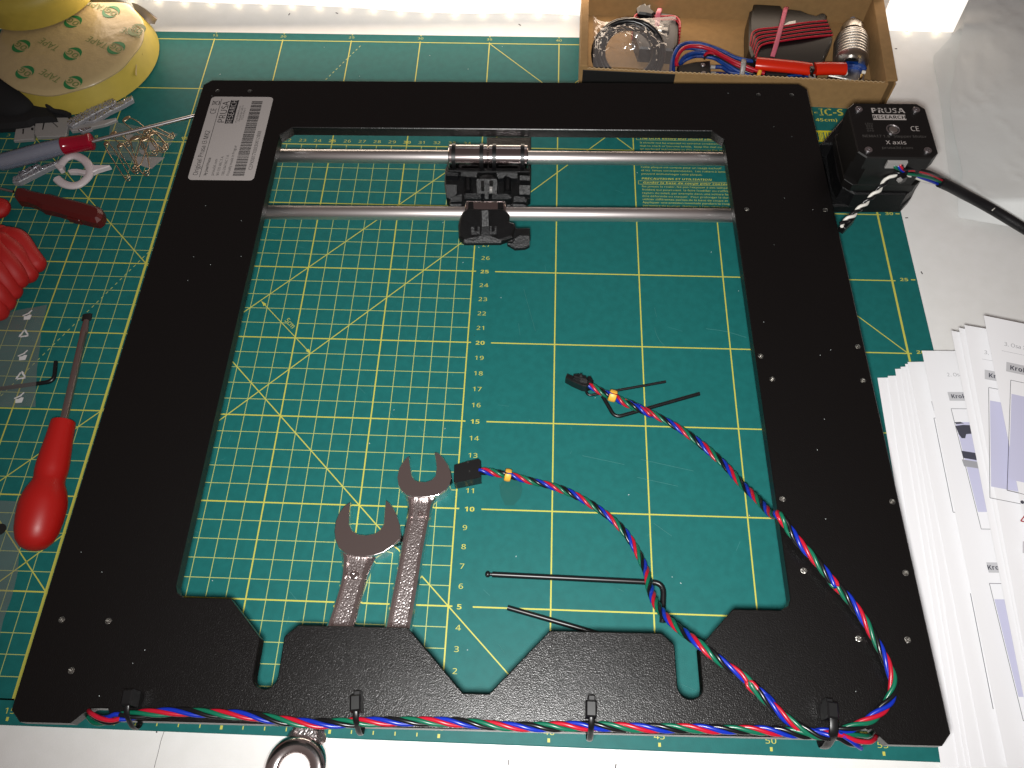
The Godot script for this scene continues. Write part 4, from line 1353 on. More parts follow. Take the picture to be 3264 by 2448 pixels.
func hex_keys() -> void:
	hexkey("smallest black hex key, tip beside the yellow marker of the farther cable", v(46.21, 17.72, 0.1), v(41.84, 16.7, 0.1), v(41.66, 17.69, 0.12), 0.085, 0.28)
	hexkey("thicker bent black hex key crossing under the farther twisted cable", v(48.02, 17.01, 0.13), v(43.34, 15.4, 0.13), v(42.69, 16.67, 0.15), 0.115, 0.4)
	hexkey("long ball-ended black hex key pointing left below the nearer cable", v(37.08, 6.59, 0.16), v(45.53, 6.46, 0.16), v(45.37, 4.54, 0.16), 0.15, 0.55, true)
	hexkey("black hex key slanting down under the frame's near bar", v(37.9, 5, 0.14), v(44.85, 3.29, 0.14), v(45.16, 2.31, 0.14), 0.135, 0.4)
	hexkey("short black hex key half covered by the clear film with recycling signs", v(11.61, 17.95, 0.13), v(11.89, 16.68, 0.13), v(7.06, 15.76, 0.13), 0.13, 0.45)


# ---------- the fanned printed pages ----------
func sheet_at(tl: Vector3, tr: Vector3, bl: Vector3) -> Transform3D:
	var x := (tr - tl).normalized()
	var z := x.cross(tl - bl).normalized()
	return Transform3D(Basis(x * CM, z.cross(x) * CM, z * CM), tl)


func manual() -> void:
	var sheets := [sheet_at(v(57.95, 18.31, 0.12), v(58.52, 18.34, 0.12), v(57.4, -1.34, 0.06)), sheet_at(v(58.49, 18.39, 0.22), v(58.96, 18.42, 0.22), v(57.75, -1.33, 0.14)), sheet_at(v(58.92, 18.79, 0.32), v(59.31, 18.82, 0.32), v(58.15, -1.32, 0.22)), sheet_at(v(59.2, 18.88, 0.42), v(59.61, 18.91, 0.42), v(58.46, -1.31, 0.3)), sheet_at(v(59.43, 19.01, 0.52), v(59.81, 19.03, 0.52), v(58.78, -1.31, 0.38)), sheet_at(v(59.54, 19.08, 0.62), v(60.4, 19.13, 0.62), v(59.05, -1.3, 0.46)), sheet_at(v(60.15, 19.49, 1.2), v(61.91, 19.53, 1.2), v(59.99, -1.28, 0.7)), sheet_at(v(61.26, 20.02, 2.5), v(61.66, 19.94, 2.5), v(60.93, -1.26, 1.2)), sheet_at(v(61.58, 20.09, 2.7), v(61.9, 20.02, 2.7), v(61.18, -1.26, 1.3)), sheet_at(v(61.79, 20.14, 2.9), v(62.86, 19.94, 2.9), v(61.31, -1.26, 1.4)), sheet_at(v(62.57, 20.38, 3.5), v(64.55, 19.92, 3.5), v(62.1, -1.25, 1.8))]
	var foot := [Vector2(-1.57, -19.6), Vector2(-2.38, -19.59), Vector2(-2.33, -19.99), Vector2(-2.26, -20.08), Vector2(-1.92, -20.23), Vector2(-1.54, -20.33), Vector2(-0.63, -20.76), Vector2(3.92, -20.96), Vector2(4.22, -20.98), Vector2(3.4, -21.18), Vector2(4.48, -21.24)]
	var labels := ["lowest white page of the fanned stack, nearest the black frame", "second lowest white page, its edge just right of the lowest one", "white page third from the frame in the fanned stack", "narrowly showing white page fourth from the frame", "narrowly showing white page fifth from the frame", "blank margin page with a thin print line, left of the page headed 2. Osa", "printed page headed 2. Osa with a grey Krok box and dark photo", "upper page edge, leftmost of the three narrow raised ones", "upper page edge, middle one of the three narrow raised ones", "raised page with cut-off heading 3. and a lilac picture strip", "topmost page headed 3. Osa X, at the photo's right edge"]
	var made := []
	for k in sheets.size():
		var s: Transform3D = sheets[k]
		var b: Vector2 = foot[k]
		var g := G.new()
		var poly := PackedVector2Array([Vector2(0, 0), b, b + Vector2(16, 0), Vector2(16, 0)])
		g.prism(poly, s, -0.012, 0.0, 0.0)
		made.push_back(solo("printed_page", g, M.paper, labels[k], "page", "fanned pages of the printed manual"))
	var ink := func(k: int, called: String, g: G, m: Material) -> void: part(made[k], called, g, m)
	# page headed 2. Osa
	var s7: Transform3D = sheets[6]
	var g := G.new()
	var c: Array = [Vector2(1.04, -1.48), Vector2(0.83, -2.52), Vector2(1.6, -3.13), Vector2(0.97, -2.82), Vector2(0.8, -3.51), Vector2(0.79, -4.28), Vector2(0.88, -1.82), Vector2(0.54, -12.74), Vector2(0.64, -11.72), Vector2(1.21, -12.35), Vector2(0.71, -12.03)]
	write(g, "2. Osa Y", s7, c[0].x, c[0].y, 0.2, 0.004, 1.05, 400, HORIZONTAL_ALIGNMENT_LEFT)
	ink.call(6, "page_heading", g, M.paper_ink_light)
	g = G.new()
	g.rect(s7, c[1].x, c[1].y, c[1].x + 6, c[1].y - 0.52, 0.003)
	ink.call(6, "step_box", g, M.paper_grey)
	g = G.new()
	g.rect(s7, c[8].x, c[8].y, c[8].x + 6, c[8].y - 0.5, 0.003)
	ink.call(6, "step_box", g, M.paper_grey)
	g = G.new()
	write(g, "Krok 8", s7, c[3].x - 0.02, c[1].y - 0.26, 0.23, 0.005, 1.1, 700, HORIZONTAL_ALIGNMENT_LEFT)
	write(g, "Krok 9", s7, c[10].x - 0.1, c[8].y - 0.25, 0.23, 0.005, 1.1, 700, HORIZONTAL_ALIGNMENT_LEFT)
	for q in [[c[4], 6.55], [c[7], 6.1]]:
		var a: Vector2 = q[0]
		var d := Vector2(0, -q[1])
		for e in [[a, a + Vector2(7, 0)], [a, a + d], [a + d, a + d + Vector2(7, 0)]]:
			g.line(s7, e[0], e[1], 0.025, 0.004)
	ink.call(6, "page_print", g, M.paper_ink)
	g = G.new()
	g.rect(s7, c[4].x + 0.05, c[5].y, c[4].x + 6, c[5].y - 4.9, 0.003)
	ink.call(6, "picture_ground", g, M.paper_lilac)
	g = G.new()
	g.rect(s7, c[7].x + 0.05, c[7].y - 0.75, c[7].x + 6, c[7].y - 5.1, 0.003)
	ink.call(6, "picture_ground", g, M.paper_lilac)
	g = G.new()
	for q in [[Vector2(0.79, -4.29), Vector2(1.11, -4.27), Vector2(1.29, -4.36), Vector2(0.87, -4.4)], [Vector2(0.8, -4.5), Vector2(1.22, -4.44), Vector2(1.63, -4.46), Vector2(1.56, -4.94), Vector2(1.25, -4.97), Vector2(1.15, -5.2), Vector2(0.97, -5.2), Vector2(0.87, -4.98)], [Vector2(0.78, -5.9), Vector2(1.51, -6.02), Vector2(1.49, -6.43), Vector2(0.79, -6.3)]]:
		g.prism(PackedVector2Array(q), s7, 0.003, 0.0045, 0.0, false)
	ink.call(6, "picture_dark", g, M.paper_ink)
	g = G.new()
	for q in [[Vector2(0.7, -6.38), Vector2(1.49, -6.51), Vector2(1.48, -6.88), Vector2(0.73, -6.76)]]:
		g.prism(PackedVector2Array(q), s7, 0.003, 0.0042, 0.0, false)
	ink.call(6, "picture_grey", g, M.paper_ink_light)
	# page just left of it: only a sliver of print shows
	g = G.new()
	var s6: Transform3D = sheets[5]
	var l6: Array = [Vector2(0.56, -3.44), Vector2(0.37, -6.43), Vector2(0.66, -2.44), Vector2(0.63, -3.03), Vector2(0.16, -8.68), Vector2(-0.11, -12.74), Vector2(-0.54, -17.93)]
	g.line(s6, l6[0], l6[4], 0.03, 0.004)
	g.line(s6, l6[0], l6[0] + Vector2(1.5, 0), 0.025, 0.004)
	g.line(s6, l6[4], l6[4] + Vector2(1.5, 0), 0.025, 0.004)
	ink.call(5, "page_print", g, M.paper_ink)
	g = G.new()
	g.line(s6, l6[5], l6[6], 0.03, 0.004)
	ink.call(5, "page_print", g, M.paper_ink)
	g = G.new()
	g.rect(s6, l6[2].x, l6[2].y, l6[2].x + 3, l6[3].y, 0.003)
	ink.call(5, "step_box", g, M.paper_grey)
	g = G.new()
	g.rect(s6, l6[0].x + 0.16, l6[0].y - 0.8, l6[0].x + 3, l6[4].y + 0.5, 0.003)
	ink.call(5, "picture_ground", g, M.paper_lilac)
	# the two raised printed pages
	for k in [9, 10]:
		var s: Transform3D = sheets[k]
		var q: Array = [Vector2(1, -1.45), Vector2(1.02, -2.48), Vector2(1.19, -2.78), Vector2(1.21, -3.48), Vector2(1.39, -4.21)] if k == 9 else [Vector2(1.07, -1.46), Vector2(1.22, -2.49), Vector2(1.38, -2.75), Vector2(1.46, -3.49), Vector2(1.67, -4.26)]
		g = G.new()
		write(g, "3. Osa X", s, q[0].x, q[0].y, 0.21, 0.004, 1.05, 400, HORIZONTAL_ALIGNMENT_LEFT)
		g.rect(s, q[0].x - 0.1, q[0].y - 0.42, q[0].x + 7, q[0].y - 0.435, 0.003)
		ink.call(k, "page_heading", g, M.paper_ink_light)
		g = G.new()
		g.rect(s, q[1].x, q[1].y, q[1].x + 6, q[1].y - 0.55, 0.003)
		ink.call(k, "step_box", g, M.paper_grey)
		if k == 10:
			var q2: Array = [Vector2(2.24, -11.85), Vector2(2.28, -13.27)]
			g = G.new()
			g.rect(s, q2[0].x, q2[0].y, q2[0].x + 6, q2[0].y - 0.55, 0.003)
			ink.call(k, "step_box", g, M.paper_grey)
		g = G.new()
		write(g, "Krok 9" if k == 10 else "Krok 7", s, q[2].x, q[1].y - 0.28, 0.25, 0.005, 1.1, 700, HORIZONTAL_ALIGNMENT_LEFT)
		for e in [[q[3], q[3] + Vector2(7, 0)], [q[3], q[3] + Vector2(0, -6.0)], [q[3] + Vector2(0, -6.0), q[3] + Vector2(7, -6.0)]]:
			g.line(s, e[0], e[1], 0.025, 0.004)
		ink.call(k, "page_print", g, M.paper_ink)
		g = G.new()
		g.rect(s, q[3].x + 0.06, q[4].y, q[3].x + 6, q[3].y - 5.4, 0.003)
		ink.call(k, "picture_ground", g, M.paper_lilac)
	g = G.new()
	var dot: Vector3 = v(62.24, 10.16, 3)
	var lo: Array = [Vector2(2.17, -9.91), Vector2(2.24, -10.67)]
	g.prism(PackedVector2Array(arc(lo[0].x, lo[0].y, 0.09, 0, 330, 11)), sheets[10], 0.002, 0.004, 0.0, false)
	ink.call(10, "bullet_mark", g, M.paper_ink)
	g = G.new()
	g.line(sheets[10], lo[1] + Vector2(-0.12, -0.2), lo[1] + Vector2(0.1, 0.2), 0.05, 0.004)
	g.line(sheets[10], lo[1] + Vector2(0.1, 0.2), lo[1] + Vector2(0.34, -0.2), 0.05, 0.004)
	g.line(sheets[10], lo[1] + Vector2(-0.12, -0.2), lo[1] + Vector2(0.34, -0.2), 0.05, 0.004)
	ink.call(10, "warning_sign", g, M.wire_red)


# ---------- the crumpled white bag ----------
func film_bag() -> void:
	var o := thing("white_plastic_bag", "crumpled white plastic bag on the table at the photo's right edge", "plastic bag", v(69.56, 38.98, -0.2))
	var f := FastNoiseLite.new()
	f.seed = 5
	f.frequency = 0.11
	f.fractal_octaves = 4
	var la := smooth([v(70.65, 52.03, 0.1), v(69.3, 48.46, 0.1), v(68.3, 45.74, 0.1), v(66.67, 41, 0.1), v(66.09, 38.94, 0.1), v(65.8, 36.28, 0.1), v(65.58, 32.99, 0.1), v(64.89, 31.24, 0.1), v(64.81, 29.77, 0.1)], 8)
	var lb := smooth([v(69.97, 51.28, 0), v(69.21, 48.03, 0), v(67.99, 46.38, 0), v(66.85, 44.97, 0), v(66.25, 44.12, 0), v(66.1, 42.33, 0), v(65.85, 39.52, 0), v(65.37, 35.8, 0), v(65.12, 33.82, 0), v(64.98, 31.64, 0)], 8)
	for k in 2:
		var l := la if k == 0 else lb
		var g := G.new()
		g.grid(70, 90, func(a, b):
			var w: float = b * (l.size() - 1)
			var i0 := int(w)
			var q: Vector3 = l[i0].lerp(l[mini(i0 + 1, l.size() - 1)], w - i0)
			var run: float = pow(a, 1.3) * 26.0
			q += Vector3(run * CM, 0, run * CM * (0.27 if k == 0 else 0.1) * b)
			var x := q.x * 100.0
			var z := q.z * 100.0
			var crease := 1.0 - absf(f.get_noise_2d(x * 1.6 + 40.0, z * 0.7)) * 2.6
			var n1 := f.get_noise_2d(x, z)
			var rise := smoothstep(0.0, 0.55, a)
			var h := (0.5 + rise * 3.0 + n1 * 0.5 * (0.1 + rise) + pow(clampf(crease, 0.0, 1.0), 6.0) * 0.07 * minf(1.0, a * 14.0)) if k == 0 else (0.12 + n1 * 0.12 + 0.1 * minf(1.0, a * 10.0))
			if k == 0 and b > 0.9:
				h *= 1.0 - (b - 0.9) * 8.0
			q.y += maxf(h, 0.0) * CM
			return q, 0.02)
		part(o, "upper_layer" if k == 0 else "lower_layer", g, M.bag_white)


# ---------- the cardboard box and what lies in it ----------
func wall(g: G, a: Vector2, b: Vector2, t: float, z0: float, z1: float) -> void:   # an upright sheet from a to b, thickness t to the left of a>b
	var d := (b - a).normalized()
	var m := Vector2(-d.y, d.x) * t
	g.prism(PackedVector2Array([a, b, b + m, a + m]), MX, z0, z1, 0.02)


func box_and_contents() -> void:
	var o := thing("cardboard_box", "open brown cardboard box of printer parts behind the frame", "box", v(52, 43.3, 0.0))
	var fl := Vector2(41.35, 39.95)
	var fr := Vector2(62.0, 39.0)
	var br := Vector2(62.5, 47.5)
	var bl := Vector2(41.5, 48.0)
	var top := 2.25
	var g := G.new()
	g.prism(PackedVector2Array([fl, fr, br, bl]), MX, 0.01, 0.3, 0.0)
	part(o, "box_floor", g, M.cardboard)
	g = G.new()
	wall(g, fl + Vector2(0.5, 0.0), fr - Vector2(0.6, 0.0), 0.16, 0.3, top)
	var fw := part(o, "front_wall", g, M.cardboard)
	g = G.new()
	# the fluted raw edge
	var d := (fr - fl).normalized()
	var zig := PackedVector3Array()
	for k in 130:
		var q := fl + Vector2(0.5, 0) + d * (0.15 * k) + Vector2(-d.y, d.x) * (0.08 + 0.05 * (1 if k % 2 else -1))
		zig.push_back(v(q.x, q.y, top + 0.015))
	g.tube(zig, 0.035, 5)
	part(fw, "corrugated_edge", g, M.cardboard_edge)
	g = G.new()
	var pa := fl + Vector2(0.2, 0.0)
	wall(g, pa - Vector2(0.0, 0.03), pa + d * 6.1 - Vector2(0, 0.03), 0.025, 0.35, top - 0.06)
	part(fw, "black_patch", g, M.tape_black)
	g = G.new()
	wall(g, br, bl, 0.2, 0.3, top + 1.2)
	part(o, "back_wall", g, M.cardboard)
	for k in 2:
		g = G.new()
		if k == 0:
			g.prism(PackedVector2Array([fl, fl + Vector2(0.5, 0), bl + Vector2(0.5, 0), bl]), MX, 0.3, top + 0.25, 0.03)
		else:
			wall(g, fr - Vector2(0.6, 0), br - Vector2(0.6, 0), 0.14, 0.3, top)
			wall(g, fr - Vector2(0.12, 0), br - Vector2(0.12, 0), 0.12, 0.3, top)
			g.prism(PackedVector2Array([fr - Vector2(0.73, -0.25), fr + Vector2(0.0, 0.25), br, br - Vector2(0.73, 0)]), MX, top - 0.02, top + 0.1, 0.02)
		part(o, "side_wall", g, M.cardboard)
	# left: black coil in a clear bag, with a small fan behind it
	var c: Vector3 = v(44.66, 42.13, 1.7)
	var tilt := Basis(Vector3.RIGHT, 0.62)
	var coil := PackedVector3Array()
	for k in 260:
		var a := TAU * k / 26.0
		var loop := k / 26.0
		var r := (2.05 + 0.32 * sin(loop * 2.3)) * CM
		coil.push_back(c + tilt * Vector3(cos(a) * r, (sin(loop * 1.7) * 0.35 + 0.12) * CM, -sin(a) * r * 0.95))
	g = G.new()
	g.tube(coil, 0.17, 8)
	solo("cable_coil", g, M.wire_black, "black cable wound in a ring inside the clear bag in the box", "cable")
	g = G.new()
	var f := FastNoiseLite.new()
	f.seed = 9
	f.frequency = 0.4
	var bag_top := smooth([v(42.28, 45.55, 2), v(43.01, 44.32, 2.3), v(45, 44.37, 2.5), v(46.63, 44.72, 2.5), v(47.97, 45.15, 2.4)], 6)
	var bag_bot := smooth([v(42.2, 40.05, 2.3), v(43.22, 39.78, 2.4), v(44.84, 39.58, 2.5), v(46.29, 39.61, 2.4), v(47.4, 39.86, 2.2)], 6)
	g.grid(40, 40, func(a, b):
		var i0 := int(a * (bag_top.size() - 1))
		var q: Vector3 = bag_top[i0].lerp(bag_bot[i0], b)
		var hump := exp(-pow((a - 0.42) / 0.3, 2.0) - pow((b - 0.5) / 0.4, 2.0))
		q.y += (hump * 1.0 + absf(f.get_noise_2d(a * 16.0, b * 11.0)) * 0.9 * sin(PI * b) * sin(PI * minf(a * 1.1, 1.0))) * CM
		return q)
	solo("clear_bag", g, M.film_clear, "crinkled clear plastic bag holding the black coil in the box", "plastic bag")
	g = G.new()
	var p0: Array = [v(45.98, 44.97, 1.4), v(47.12, 44.86, 1.4), v(47.62, 44.83, 1.4)]
	g.lathe([Vector2(0.001, 0), Vector2(0.16, 0), Vector2(0.16, 0.6), Vector2(0.3, 0.6), Vector2(0.3, 1.15), Vector2(0.001, 1.15)], along(p0[0], p0[1]), 16)
	var pin := solo("metal_plug", g, M.aluminium, "small steel plug with dark square end beside the black coil", "plug")
	g = G.new()
	g.box(along(p0[1], p0[2]), 0.62, 0.62, -0.05, 0.5, 0.03)
	part(pin, "plug_end", g, M.plastic_black)
	var fan := thing("small_fan", "small black fan with red lead wound round it, left rear of the box", "fan", v(46.88, 46.18, 0.3))
	g = G.new()
	g.prism(pq([Vector2(45.47, 47.12), Vector2(46.87, 46.69), Vector2(47.92, 46.54), Vector2(48.39, 46.32), Vector2(48.39, 45.22), Vector2(48.17, 43.31), Vector2(47.8, 42.81), Vector2(45.5, 43), Vector2(45.13, 44.64), Vector2(45.17, 45.93)]), MX, 0.3, 1.5, 0.12)
	part(fan, "fan_body", g, M.plastic_black)
	g = G.new()
	for k in 7:
		var sh := Vector3(0, -0.0015 * k, 0)
		var w: Array = [v(45.12, 45.41, 1.75), v(45.36, 46.04, 1.75), v(46.02, 46.07, 1.75), v(47.1, 45.9, 1.75), v(47.97, 45.91, 1.75), v(48.32, 45.48, 1.75), v(48.33, 44.71, 1.75)]
		g.tube(smooth(w.map(func(q): return q + Vector3(0, -0.0016 * k, 0.0012 * k)), 5), 0.075, 6)
	part(fan, "wire_red", g, M.wire_red)
	g = G.new()
	g.prism(pq([Vector2(45.37, 46.53), Vector2(45.58, 46.8), Vector2(45.96, 47.04), Vector2(46.06, 46.81), Vector2(46.35, 46.94), Vector2(46.31, 46.55), Vector2(46.68, 46.03), Vector2(46.4, 45.7), Vector2(45.98, 45.85), Vector2(45.42, 45.94)]), MX, 0.5, 2.0, 0.12)
	part(fan, "plug", g, M.plastic_black)
	g = G.new()
	g.tube(smooth([v(47.3, 48.28, 0.6), v(46.9, 46.04, 2.1), v(46.76, 45.38, 2.15), v(46.76, 44.93, 1.7)], 6), 0.05, 6, null, 3.4, Vector3.UP)
	part(fan, "rubber_band", g, M.band_pink)
	# middle: the blower with its lead
	var bf := thing("blower_fan", "black blower fan with red and black lead wound round it, middle of the box", "fan", v(56.54, 45.9, 0.3))
	g = G.new()
	g.prism(pq([Vector2(53.62, 47.22), Vector2(55.51, 47.09), Vector2(55.6, 46.71), Vector2(56.18, 46.72), Vector2(56.83, 46.59), Vector2(57.33, 46.25), Vector2(57.8, 46.08), Vector2(58.17, 46.37), Vector2(58.49, 46.31), Vector2(58.6, 46.07), Vector2(58.51, 45.7), Vector2(58.39, 45.53), Vector2(58.61, 44.68), Vector2(58.64, 43.8), Vector2(58.48, 43.21), Vector2(58.04, 42.38), Vector2(57.64, 41.45), Vector2(57.4, 40.84), Vector2(54.58, 41.38), Vector2(53.14, 41.54), Vector2(52.96, 41.88), Vector2(52.85, 42.66), Vector2(53.13, 45.54), Vector2(53.28, 46.46), Vector2(53.47, 46.61)]), MX, 0.3, 1.9, 0.14)
	part(bf, "fan_body", g, M.plastic_black)
	for k in 9:
		g = G.new()
		var w := float(k) / 8.0
		var left: Array = [v(53.35, 44.2, 2.02).lerp(v(53.75, 42.84, 2.02), w), v(53.01, 43.23, 1.95).lerp(v(53.31, 42.16, 2), w), v(53.01, 42.71, 1.6).lerp(v(53.18, 41.66, 1.9), w)]
		var right: Array = [v(58.43, 45.47, 1.9).lerp(v(58.64, 44.04, 1.9), w), v(56.87, 45.08, 2.02).lerp(v(56.95, 43.64, 2.02), w), v(54.9, 44.56, 2.03).lerp(v(55.07, 43.21, 2.03), w)]
		g.tube(smooth(right + left, 6), 0.072, 6)
		part(bf, "wire_red" if k % 2 == 0 else "wire_black", g, M.wire_red if k % 2 == 0 else M.wire_black)
	g = G.new()
	var q1: Array = [Vector2(55.35, 44.84), Vector2(55.55, 45.1), Vector2(55.85, 45.34), Vector2(56.3, 45.46), Vector2(56.26, 45.08), Vector2(55.93, 45.1), Vector2(55.64, 45.01), Vector2(55.38, 44.82)]
	g.prism(pq(q1), MX, 1.9, 1.905, 0.0, false)
	g.prism(pq([Vector2(55.18, 44.33), Vector2(55.29, 44.53), Vector2(55.54, 44.6), Vector2(55.7, 44.56), Vector2(55.47, 44.46), Vector2(55.32, 44.31)]), MX, 1.9, 1.905, 0.0, false)
	part(bf, "maker_mark", g, M.wire_white)
	g = G.new()
	g.tube(smooth([v(56.24, 47.82, 1.2), v(55.64, 46.26, 2.15), v(55.41, 45.43, 2.15), v(54.96, 43.93, 2.25), v(54.58, 42.64, 2.2), v(54.31, 41.8, 1.9)], 6), 0.045, 6, null, 3.6, Vector3.UP)
	part(bf, "rubber_band", g, M.band_pink)
	# front: the blue braided leads with the red sleeve
	var bw := thing("heater_leads", "bundle of blue braided and red leads along the box's front wall", "wires", v(52.39, 42.34, 0.3))
	var blues := [[v(47.56, 40.78, 1.2), v(47.65, 41.7, 1.5), v(48.01, 42.69, 1.7), v(48.55, 43.2, 1.7), v(49.32, 43.28, 1.7), v(50.15, 43.02, 1.7), v(51.01, 42.54, 1.7), v(51.8, 42.1, 1.6), v(52.57, 41.77, 1.6), v(53.4, 41.79, 1.5)], [v(47.76, 40.9, 1.1), v(47.79, 41.7, 1.4), v(48.17, 42.63, 1.5), v(48.75, 43.01, 1.5), v(49.49, 43.03, 1.4), v(50.2, 42.79, 1.4), v(51.45, 41.9, 1.4), v(52.3, 41.23, 1.4), v(53.11, 41.05, 1.3)], [v(48.21, 41.7, 1.2), v(48.45, 42.14, 1.4), v(48.96, 42.46, 1.5), v(49.74, 42.6, 1.5), v(50.56, 42.31, 1.5), v(51.32, 41.66, 1.4), v(52.05, 41.11, 1.3), v(52.99, 40.71, 1.2)], [v(48.35, 42.06, 1), v(48.71, 42.26, 1.2), v(49.34, 42.46, 1.3), v(50.1, 42.42, 1.3), v(50.8, 42.13, 1.3), v(51.8, 41.14, 1.2), v(52.76, 40.78, 1.1)], [v(50.48, 41.53, 1.2), v(51.03, 41.52, 1.2), v(51.53, 41.09, 1.2), v(52.21, 40.92, 1.2), v(53.01, 40.71, 1.1)], [v(50.43, 40.9, 1.2), v(50.98, 40.88, 1.2), v(51.64, 40.87, 1.1), v(52.61, 40.74, 1)], [v(54.01, 42.03, 1.5), v(54.86, 42.19, 1.6), v(55.84, 42.4, 1.6), v(56.69, 42.32, 1.6), v(57.22, 42.1, 1.5), v(57.54, 41.84, 1.3), v(57.36, 41.38, 1.1), v(56.63, 40.9, 1), v(55.55, 40.8, 1)], [v(55.22, 41.83, 1.5), v(55.79, 41.95, 1.6), v(56.49, 42.02, 1.6), v(56.98, 41.86, 1.5), v(57.23, 41.68, 1.3), v(56.94, 41.25, 1), v(55.85, 41, 1), v(55.3, 40.91, 1)]]
	for k in blues:
		g = G.new()
		g.tube(smooth(k, 8), 0.13, 8)
		part(bw, "wire_blue", g, M.braid_blue)
	for k in [[v(47.94, 41.22, 1.5), v(47.91, 41.59, 1.7), v(48.17, 42.21, 1.85), v(48.65, 42.65, 1.9), v(49.46, 42.7, 1.9), v(50.28, 42.38, 1.9), v(51.03, 41.86, 1.85), v(51.7, 41.43, 1.8), v(52.58, 41, 1.7), v(53.76, 40.65, 1.5)], [v(49.85, 42.12, 1.6), v(50.1, 42.31, 1.7), v(50.64, 42.26, 1.7), v(51.27, 41.77, 1.7), v(51.99, 41.29, 1.6), v(53.07, 40.94, 1.4)]]:
		g = G.new()
		g.tube(smooth(k, 8), 0.13, 8)
		part(bw, "wire_red", g, M.wire_red)
	g = G.new()
	g.tube(smooth([v(49.82, 41.93, 1.5), v(50.01, 42.12, 1.65), v(50.53, 42.22, 1.6), v(51.41, 41.63, 1.5), v(52.29, 41.07, 1.4), v(53.24, 40.75, 1.3), v(53.84, 40.69, 1.2)], 8), 0.08, 8)
	part(bw, "wire_black", g, M.wire_black)
	for e in [[v(53.18, 41.3, 1.75), v(54.05, 41.14, 1.8), v(55.61, 40.95, 1.8), v(56.79, 40.81, 1.75)], [v(57.04, 40.86, 1.75), v(57.99, 40.93, 1.75), v(59.08, 40.97, 1.7)]]:
		g = G.new()
		g.tube(smooth(e, 6), 0.36, 16, null, 1.35)
		part(bw, "red_sleeve", g, M.shrink_red)
	g = G.new()
	g.tube(smooth([v(57.02, 41.63, 1.6), v(56.68, 40.4, 2.2), v(56.69, 40.1, 2), v(56.84, 40.27, 1.5)], 6), 0.05, 6, null, 3.4, Vector3.UP)
	part(bw, "black_tie", g, M.plastic_black)
	g = G.new()
	g.box(at(v(56.82, 40.2, 1.6)), 0.42, 0.4, -0.2, 0.15, 0.04)
	part(bw, "tie_head", g, M.plastic_grey)
	g = G.new()
	g.tube(smooth([v(52.58, 42.2, 1.4), v(52.29, 41.08, 2.05), v(52.24, 40.63, 1.85), v(52.22, 40.35, 1.4)], 6), 0.05, 6, null, 3.6, Vector3.UP)
	part(bw, "clear_tie", g, M.plastic_grey)
	g = G.new()
	g.tube(PackedVector3Array([v(53.42, 40.7, 1.65), v(53.29, 40.26, 1.5)]), 0.14, 10)
	part(bw, "yellow_tag", g, M.marker_yellow)
	g = G.new()
	g.tube(PackedVector3Array([v(53.85, 40.78, 1.3), v(55.25, 40.76, 1.3)]), 0.3, 12)
	part(bw, "black_sleeve", g, M.wire_black)
	var cn := thing("terminal_block", "dark connector block with two screws at the left end of the blue leads", "connector", v(49.43, 42.34, 0.3))
	g = G.new()
	g.prism(pq([Vector2(47.99, 41.31), Vector2(49.17, 41.7), Vector2(50.23, 41.85), Vector2(50.18, 40.4), Vector2(47.92, 40.47)]), MX, 0.3, 1.5, 0.08)
	part(cn, "connector_body", g, M.plastic_black)
	for q in [v(49.71, 41.37, 1.5), v(49.7, 40.6, 1.5)]:
		g = G.new()
		g.lathe([Vector2(0.16, -0.05), Vector2(0.16, 0.03), Vector2(0.13, 0.06), Vector2(0.001, 0.06)], at(q), 14)
		part(cn, "terminal_screw", g, M.screw_zinc)
	for q in [[v(50.26, 41.43, 1.3), v(50.57, 41.4, 1.3)], [v(50.23, 40.79, 1.3), v(50.55, 40.78, 1.3)]]:
		g = G.new()
		g.tube(PackedVector3Array(q), 0.14, 8)
		part(cn, "ferrule", g, M.plastic_grey)
	# right: the hot end
	var he := thing("hot_end", "finned metal hot end lying at the right end of the box", "hot end", v(60.61, 44.35, 0.3))
	var ha: Vector3 = v(60.57, 46.4, 1.35)
	var hb: Vector3 = v(59.72, 41.91, 1.35)
	var hl := ha.distance_to(hb) * 100.0
	var hx := along(ha, hb)
	g = G.new()
	g.lathe([Vector2(0.001, 0), Vector2(0.2, 0), Vector2(0.24, hl * 0.13)], hx, 16)
	part(he, "tube_end", g, M.clear_plastic)
	g = G.new()
	var s := hl * 0.13
	g.lathe([Vector2(0.24, s), Vector2(0.55, s + 0.03), Vector2(0.58, s + 0.12), Vector2(0.58, s + 0.42), Vector2(0.76, s + 0.45), Vector2(0.78, s + 0.55), Vector2(0.78, s + 1.0), Vector2(0.5, s + 1.02), Vector2(0.5, s + 1.2)], hx, 28)
	part(he, "mount_groove", g, M.aluminium)
	var z := s + 1.2
	var n := 10
	var step := (hl - z) / n
	for k in n:
		g = G.new()
		var r := 0.78 if k == 0 else lerpf(0.95, 1.15, minf(k / 3.0, 1.0))
		g.lathe([Vector2(0.5, z + k * step), Vector2(r, z + k * step), Vector2(r + 0.02, z + k * step + 0.03), Vector2(r + 0.02, z + (k + 0.45) * step), Vector2(r, z + (k + 0.5) * step), Vector2(0.5, z + (k + 0.5) * step), Vector2(0.5, z + (k + 1) * step)], hx, 32)
		part(he, "cooling_fin", g, M.aluminium)
	g = G.new()
	g.prism(pq([Vector2(59.52, 42.27), Vector2(60.27, 42.25), Vector2(60.76, 41.99), Vector2(60.83, 41.61), Vector2(60.66, 41.41), Vector2(60.39, 41.68), Vector2(59.88, 41.82), Vector2(59.47, 41.81)]), MX, 0.4, 1.3, 0.08)
	part(he, "blue_sock", g, M.braid_blue)
	g = G.new()
